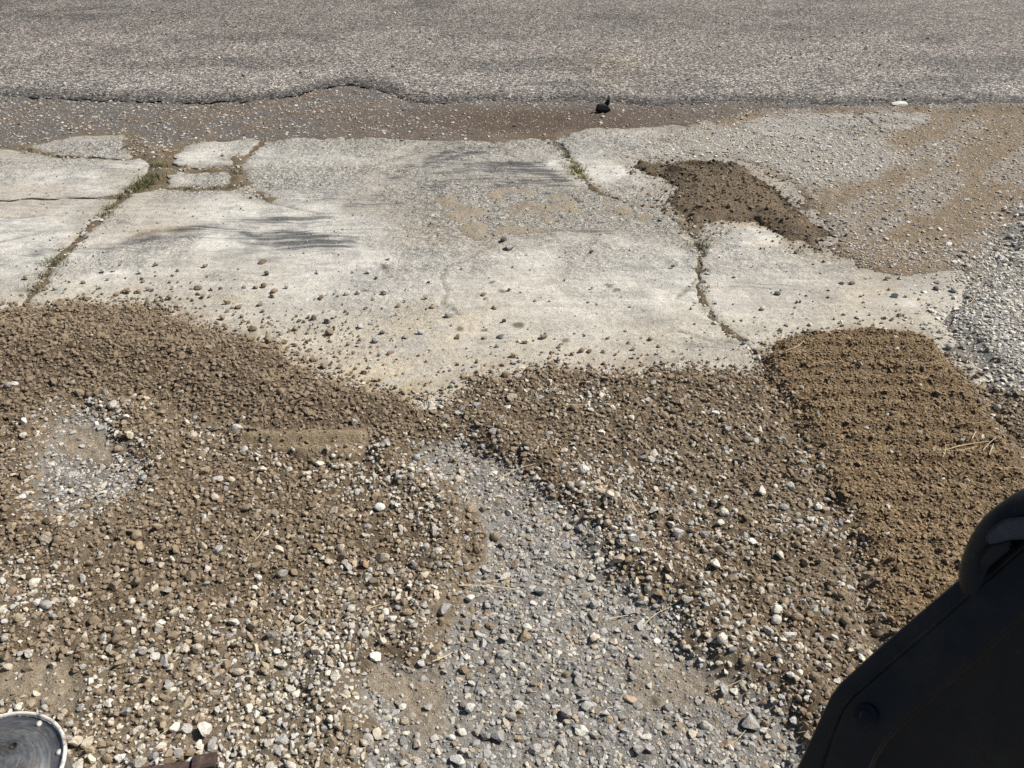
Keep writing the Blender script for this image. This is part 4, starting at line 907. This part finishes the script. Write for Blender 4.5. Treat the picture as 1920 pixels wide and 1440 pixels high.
# ------------------------------------------------------------------ grass in the joints
M_GRASS = mat_grass()
TUFTS = [('left slab joint', [(302,298,.05,0),(296,310,.06,1),(286,330,.07,1),(278,340,.08,1),(266,347,.08,1),(254,352,.07,1),(243,358,.06,1),(234,366,.05,0),(210,388,.05,1),(200,402,.05,0),(128,466,.045,0),(104,487,.05,1),(95,494,.05,1),(84,518,.05,0),(66,540,.05,0)]),
 ('crack below the small broken piece', [(330,352,.04,0),(350,352,.045,1),(395,352,.04,1),(442,348,.05,0)]), ('crack right of the small broken piece', [(446,322,.05,0),(440,312,.04,0)]),
 ('crack across the top left slab', [(58,284,.05,1),(100,292,.04,0),(170,296,.03,0)]),
 ('upper part of the right slab joint', [(1050,276,.04,0),(1064,290,.05,1),(1077,314,.06,2),(1082,323,.07,2),(1094,334,.05,2),(1112,356,.04,0)]),
 ('lower part of the right slab joint', [(1313,462,.07,1),(1311,474,.05,1),(1312,505,.04,0),(1316,540,.045,0),(1330,588,.04,0),(1345,605,.04,0),(1386,635,.03,0)])]
GC = [((.22, .185, .10), (.15, .14, .065)), ((.10, .115, .045), (.18, .175, .08)), ((.22, .22, .07), (.15, .17, .05))]
for nm, L in TUFTS:
    for j, (a, b, h, kc) in enumerate(L):
        q = P(a, b); rr = random.Random(int(a*7+b)); V = []; F = []; C = []
        for s in range(80 if h > .045 else 34):
            bx, by = rr.gauss(0, .04), rr.gauss(0, .03); ang = rr.uniform(0, 6.28); ln = h*1.25*rr.uniform(.5, 1.25); lean = rr.uniform(.3, 1.3); w = rr.uniform(.0022, .0042)
            dx, dy = math.cos(ang), math.sin(ang); i0 = len(V); cc = [u+(v-u)*rr.random() for u, v in zip(*GC[kc])]; f = rr.uniform(.7, 1.3)
            for t in (0, .4, .75, 1):
                rad = ln*t*math.sin(lean*t*.9); hz = ln*t*math.cos(lean*t*.9); ww = w*(1-t*.9)
                cx, cy = bx+dx*rad, by+dy*rad; V += [(cx-dy*ww, cy+dx*ww, hz-.012), (cx+dy*ww, cy-dx*ww, hz-.012)]; C += [[u*f for u in cc]]*2
            for t in range(3): F.append((i0+2*t, i0+2*t+1, i0+2*t+3, i0+2*t+2))
        me = bpy.data.meshes.new('grass_tuft'); me.from_pydata(V, [], F); me.update(); set_col(me, 'col', np.array(C))
        o = link('grass_tuft', me, M_GRASS); o.location = (q.x, q.y, -.012)
        ordn = ['farthest', 'second', 'third', 'fourth', 'fifth', 'sixth', 'seventh', 'eighth', 'ninth', 'tenth', 'eleventh', 'twelfth', 'thirteenth', 'fourteenth', 'fifteenth'][j]
        ordt = 'grass tuft, farthest one,' if j == 0 else f'grass tuft, {ordn} from the road,'
        if nm.startswith('crack'): ordt = f'grass tuft, {ordn if j else "leftmost"} from the left,' if j else 'grass tuft, leftmost one,'
        tag(o, f'{["dry", "green", "yellow-green"][kc]} {ordt} in the {nm}', 'grass tuft', 'grass tufts in the slab joints')

# ------------------------------------------------------------------ black lump and white chunk by the road
def blob(name, seed, sub, ncut, depth, lump, mat):
    me = rock_mesh(name, seed, sub, ncut, depth, lump, 40); me.materials.append(mat); return me
M_BLACK = mat_plain('black_rubber', (.012, .012, .013), .7, .3, .4, 30)
q = P(1131, 213); qh = float(surface(np.array([q.x]), np.array([q.y]))[0])
lump = bpy.data.objects.new('black_lump', None); COL.objects.link(lump); lump.location = (q.x, q.y, qh)
tag(lump, 'black lump with an upright stub lying at the road edge', 'lump')
def part(name, me, parent, loc, scale, rot=(0, 0, 0)):
    o = bpy.data.objects.new(name, me); COL.objects.link(o); o.parent = parent; o.location = loc; o.scale = scale; o.rotation_euler = rot; return o
bl = blob('lump_body', 301, 3, 6, (.6, .9), .05, M_BLACK)
part('body', bl, lump, (-.01, 0, .042), (.088, .055, .05), (0, .1, .1))
part('stub', blob('lump_stub', 305, 2, 5, (.5, .8), .08, M_BLACK), lump, (.04, .015, .085), (.03, .024, .055), (.1, .45, 0))
part('chip', blob('lump_chip', 307, 2, 7, (.5, .7), .05, mat_plain('grey_chip', (.3, .28, .25))), lump, (.056, .05, .14), (.02, .018, .042), (.1, .3, 0))
M_WHITE = mat_plain('white_chunk', (.72, .69, .60), .9, .2, .2, 25)
q = P(1686, 200); qh = float(surface(np.array([q.x]), np.array([q.y]))[0])
o = bpy.data.objects.new('concrete_chunk', blob('concrete_chunk', 311, 3, 9, (.45, .75), .05, M_WHITE)); COL.objects.link(o)
o.location = (q.x, q.y, qh+.018); o.scale = (.09, .05, .03); o.rotation_euler = (0, .05, .2)
tag(o, 'flat white concrete chunk at the edge of the road', 'chunk')
q = P(1281, 1); o = bpy.data.objects.new('asphalt_chunk', blob('asphalt_chunk', 315, 3, 8, (.45, .75), .06, M_BLACK)); COL.objects.link(o)
o.location = (q.x, q.y, road_z(q.x, q.y)+.03); o.scale = (.09, .06, .045); o.rotation_euler = (0, .1, .5)
tag(o, 'dark chunk lying on the road at the upper edge', 'chunk')

# ------------------------------------------------------------------ scuffed drum (near left) and rusty bar
M_DRUM, M_RIM, M_RUST, M_STEEL, M_WORN = mat_drum(), mat_rim(), mat_rust(), mat_black_steel(), mat_worn_edge()
def lathe(name, prof, ns, mat):
    V = []; F = []
    for r_, z_ in prof:
        for j in range(ns): t = 2*math.pi*j/ns; V.append((r_*math.cos(t), r_*math.sin(t), z_))
    for k in range(len(prof)-1):
        for j in range(ns): F.append((k*ns+j, k*ns+(j+1) % ns, (k+1)*ns+(j+1) % ns, (k+1)*ns+j))
    me = bpy.data.meshes.new(name); me.from_pydata(V, [], F); me.polygons.foreach_set('use_smooth', [True]*len(F)); me.update()
    me.set_sharp_from_angle(angle=math.radians(40)); me.materials.append(mat); return me
DH = .30; dc = P(-25, 1456, DH); dR = 137*to_px(dc.x, dc.y, DH)[2]/FPX
gz = float(surface(np.array([dc.x]), np.array([dc.y]))[0])-.01
drum = bpy.data.objects.new('drum', None); COL.objects.link(drum); drum.location = (dc.x, dc.y, gz)
tag(drum, 'scuffed black drum with a worn white rim in the near left corner', 'drum')
HT = DH-gz
part('shell', lathe('shell', [(dR*.9, 0), (dR*.9, HT*.33), (dR*.92, HT*.35), (dR*.9, HT*.37), (dR*.93, HT-.02), (dR*.95, HT-.012)], 96, M_DRUM), drum, (0, 0, 0), (1, 1, 1))
lid = part('lid', lathe('lid', [(.0005, .034), (dR*.25, .031), (dR*.5, .021), (dR*.72, .003), (dR*.78, -.009), (dR*.84, -.010), (dR*.93, -.006), (dR*.945, -.004)], 96, M_DRUM), drum, (0, 0, HT), (1, 1, 1))
rp = [(dR*.972+dR*.028*math.cos(t), .0+dR*.035*math.sin(t)) for t in np.linspace(-math.pi, math.pi, 17)]
part('rim', lathe('rim', rp, 96, M_RIM), drum, (0, 0, HT), (1, 1, 1))
rv = lathe('rivet', [(.0002, .006), (.004, .0055), (.007, .003), (.008, -.002)], 16, M_RIM)
for k in range(8):
    t = math.radians(26+45*k); part('rivet', rv, lid, (dR*.885*math.cos(t), dR*.885*math.sin(t), -.008), (1, 1, 1))
hole = lathe('hole', [(.0002, .0), (.006, .0005), (.008, .003), (.010, .002)], 20, M_BLACK)
part('dark_hole', hole, lid, (dR*.22, dR*.36, .024), (1, 1, 1))  # black dish on the lid, its colour standing for shade inside a hole

def bar(name, pts, w, h, mat, parent=None):
    """closed bevelled bar along points"""
    V = []; F = []; pr = [(-1, -.6), (-.6, -1), (.6, -1), (1, -.6), (1, .6), (.6, 1), (-.6, 1), (-1, .6)]; ns = 8
    for k, p in enumerate(pts):
        d = (pts[min(k+1, len(pts)-1)]-pts[max(k-1, 0)]).normalized(); a = d.cross(Vector((0, 0, 1))).normalized(); b = a.cross(d)
        ww = w[k] if hasattr(w, '__len__') else w; hh = h[k] if hasattr(h, '__len__') else h
        for (s, t) in pr: V.append((p+a*s*ww/2+b*t*hh/2)[:])
    for k in range(len(pts)-1):
        for j in range(ns): F.append((k*ns+j, k*ns+(j+1) % ns, (k+1)*ns+(j+1) % ns, (k+1)*ns+j))
    F.append(tuple(range(ns))[::-1]); F.append(tuple(range((len(pts)-1)*ns, len(pts)*ns)))
    me = bpy.data.meshes.new(name); me.from_pydata(V, [], F); me.update()
    bm = bmesh.new(); bm.from_mesh(me); bmesh.ops.recalc_face_normals(bm, faces=bm.faces); bm.to_mesh(me); bm.free()
    return link(name, me, mat, parent)
zb = .045
b0, b1 = P(395, 1432, zb), P(270, 1452, zb); dirb = (b1-b0).normalized()
rb = bpy.data.objects.new('rusty_bar', None); COL.objects.link(rb); rb.location = (b0.x, b0.y, .0)
tag(rb, 'rusty steel bar with a blunt raised end at the lower edge', 'bar')
loc = lambda p: p-Vector((b0.x, b0.y, 0))
bar('shaft', [loc(b0+Vector((0, 0, 0))), loc(b0+dirb*.3+Vector((0, 0, .004))), loc(b0+dirb*.62-Vector((0, 0, .01)))], .034, .026, M_RUST, rb)
bar('end_block', [loc(b0-dirb*.018+Vector((0, 0, .008))), loc(b0+dirb*.045+Vector((0, 0, .008)))], .044, .036, M_RUST, rb)

# ------------------------------------------------------------------ black machine arm (near right), out of focus
arm = bpy.data.objects.new('machine_arm', None); COL.objects.link(arm); arm.location = (.95, .62, 0)
tag(arm, 'black painted steel machine arm filling the near right corner', 'machine arm')
AO = Vector((.95, .62, 0))
# silhouette (outer), ridge, and inner panel line in photo pixels; distance along the view shrinks to the right
sil = [(1440,1580),(1470,1505),(1500,1438),(1535,1362),(1562,1305),(1578,1284),(1600,1264),(1650,1218),(1720,1158),(1800,1090),(1880,1022),(1990,930),(2140,810)]
rid = [(1480,1580),(1512,1505),(1540,1440),(1560,1375),(1580,1328),(1598,1305),(1622,1284),(1672,1240),(1740,1182),(1815,1116),(1893,1046),(2005,952),(2155,830)]
inn = [(1560,1620),(1590,1540),(1620,1470),(1640,1420),(1662,1385),(1682,1364),(1706,1343),(1752,1302),(1815,1246),(1885,1184),(1960,1116),(2065,1025),(2215,900)]
def dpt(px): return 1.20-(px-1500)*.00028
rows = []
for dx, ln in ((.045, sil), (.0, sil), (-.012, rid), (-.028, inn)):
    rows.append([PD(a, b, dpt(a)+dx) for a, b in ln])
low = [PD(a+330, b+330, dpt(a)-.05) for a, b in inn]; low2 = [PD(a+900, b+900, dpt(a)-.05) for a, b in inn]
back = [PD(a+24, b+24, dpt(a)+.16) for a, b in sil]
def strip_mesh(name, rws, mat, thick):
    V = [tuple(p-AO) for r_ in rws for p in r_]; nc_ = len(rws[0]); F = []
    for k in range(len(rws)-1):
        for j in range(nc_-1): F.append((k*nc_+j, k*nc_+j+1, (k+1)*nc_+j+1, (k+1)*nc_+j))
    me = bpy.data.meshes.new(name); me.from_pydata(V, [], F); me.polygons.foreach_set('use_smooth', [True]*len(F)); me.update(); me.set_sharp_from_angle(angle=math.radians(25))
    o = link(name, me, mat, arm); md = o.modifiers.new('thickness', 'SOLIDIFY'); md.thickness = thick; md.offset = 0
    md2 = o.modifiers.new('soft_edge', 'BEVEL'); md2.width = .004; md2.segments = 2; md2.limit_method = 'ANGLE'; return o
strip_mesh('top_flange', [back, rows[0], rows[1], rows[2]], M_STEEL, .006)
strip_mesh('side_band', [[p+Vector((0, -.004, .002)) for p in rows[2]], rows[3]], M_STEEL, .006)
rec_ = [PD(a, b, dpt(a)+.014) for a, b in inn]
strip_mesh('side_panel', [rows[3], rec_, low, low2], M_STEEL, .006)
rpts = [p-AO for p in [PD(a, b, dpt(a)-.014) for a, b in rid]]
V, F = tube(rpts, [.0035]*len(rpts), 6); me = bpy.data.meshes.new('worn_edge'); me.from_pydata([v[:] for v in V], [], F); me.update(); link('worn_edge', me, M_WORN, arm)
# bolt on the band
bp = PD(1622, 1342, dpt(1622)-.03)-AO; vdir = (cam.location-(bp+AO)).normalized()
bm_ = lathe('bolt', [(.0003, .016), (.006, .016), (.0075, .013), (.008, .006), (.016, .005), (.017, .0), (.017, -.01)], 12, M_STEEL)
part('bolt', bm_, arm, bp, (1, 1, 1), vdir.to_track_quat('Z', 'Y').to_euler())
# curved guard above the arm
gp = [(1815,1120),(1812,1070),(1826,1022),(1852,980),(1890,948),(1935,925),(1990,925),(2040,950),(2070,1000)]
gpts = [PD(a+16, b+10, dpt(a)-.005)-AO for a, b in gp]
def smooth_pts(p, m=5):
    out = []
    for k in range(len(p)-1):
        a, b, c, d = p[max(k-1, 0)], p[k], p[k+1], p[min(k+2, len(p)-1)]
        for j in range(m):
            t = j/m; out.append(.5*((2*b)+(c-a)*t+(2*a-5*b+4*c-d)*t*t+(3*b-a-3*c+d)*t**3))
    return out+[p[-1]]
sp_ = smooth_pts(gpts); V, F = tube(sp_, [.02]*len(sp_), 16); me = bpy.data.meshes.new('curved_guard'); me.from_pydata([v[:] for v in V], [], F); me.polygons.foreach_set('use_smooth', [True]*len(F)); me.update(); link('curved_guard', me, M_STEEL, arm)
def plate(name, pxs, dd, th, mat):
    A = [PD(a, b, dpt(a)+dd)-AO for a, b in pxs]; B = [PD(a, b, dpt(a)+dd+th)-AO for a, b in pxs]; n_ = len(A)
    F = [tuple(range(n_)), tuple(range(n_, 2*n_))[::-1]]+[(j, n_+j, n_+(j+1) % n_, (j+1) % n_) for j in range(n_)]
    me = bpy.data.meshes.new(name); me.from_pydata([p[:] for p in A+B], [], F); me.update()
    bm = bmesh.new(); bm.from_mesh(me); bmesh.ops.recalc_face_normals(bm, faces=bm.faces); bmesh.ops.bevel(bm, geom=bm.edges[:], offset=.003, segments=2, affect='EDGES'); bm.to_mesh(me); bm.free()
    return link(name, me, mat, arm)
M_LEV = mat_plain('grey_lever', (.075, .08, .088), .45, .4, .3, 60)
plate('lever_bracket', [(1848,1000),(1884,972),(1935,968),(1935,1010),(1893,1012),(1850,1022)], -.03, .03, M_LEV)
plate('lever_stop', [(1852,1024),(1893,1010),(1898,1026),(1858,1060),(1838,1078),(1832,1052)], -.028, .03, M_STEEL)
# post that carries the arm (outside the picture)
bar('post', [Vector((.12, -.02, 0)), Vector((.12, -.02, .5)), Vector((.1, .0, 1.16))], .14, .10, M_STEEL, arm)
bar('foot_plate', [Vector((-.02, -.02, .012)), Vector((.26, -.02, .012))], .3, .03, M_STEEL, arm)
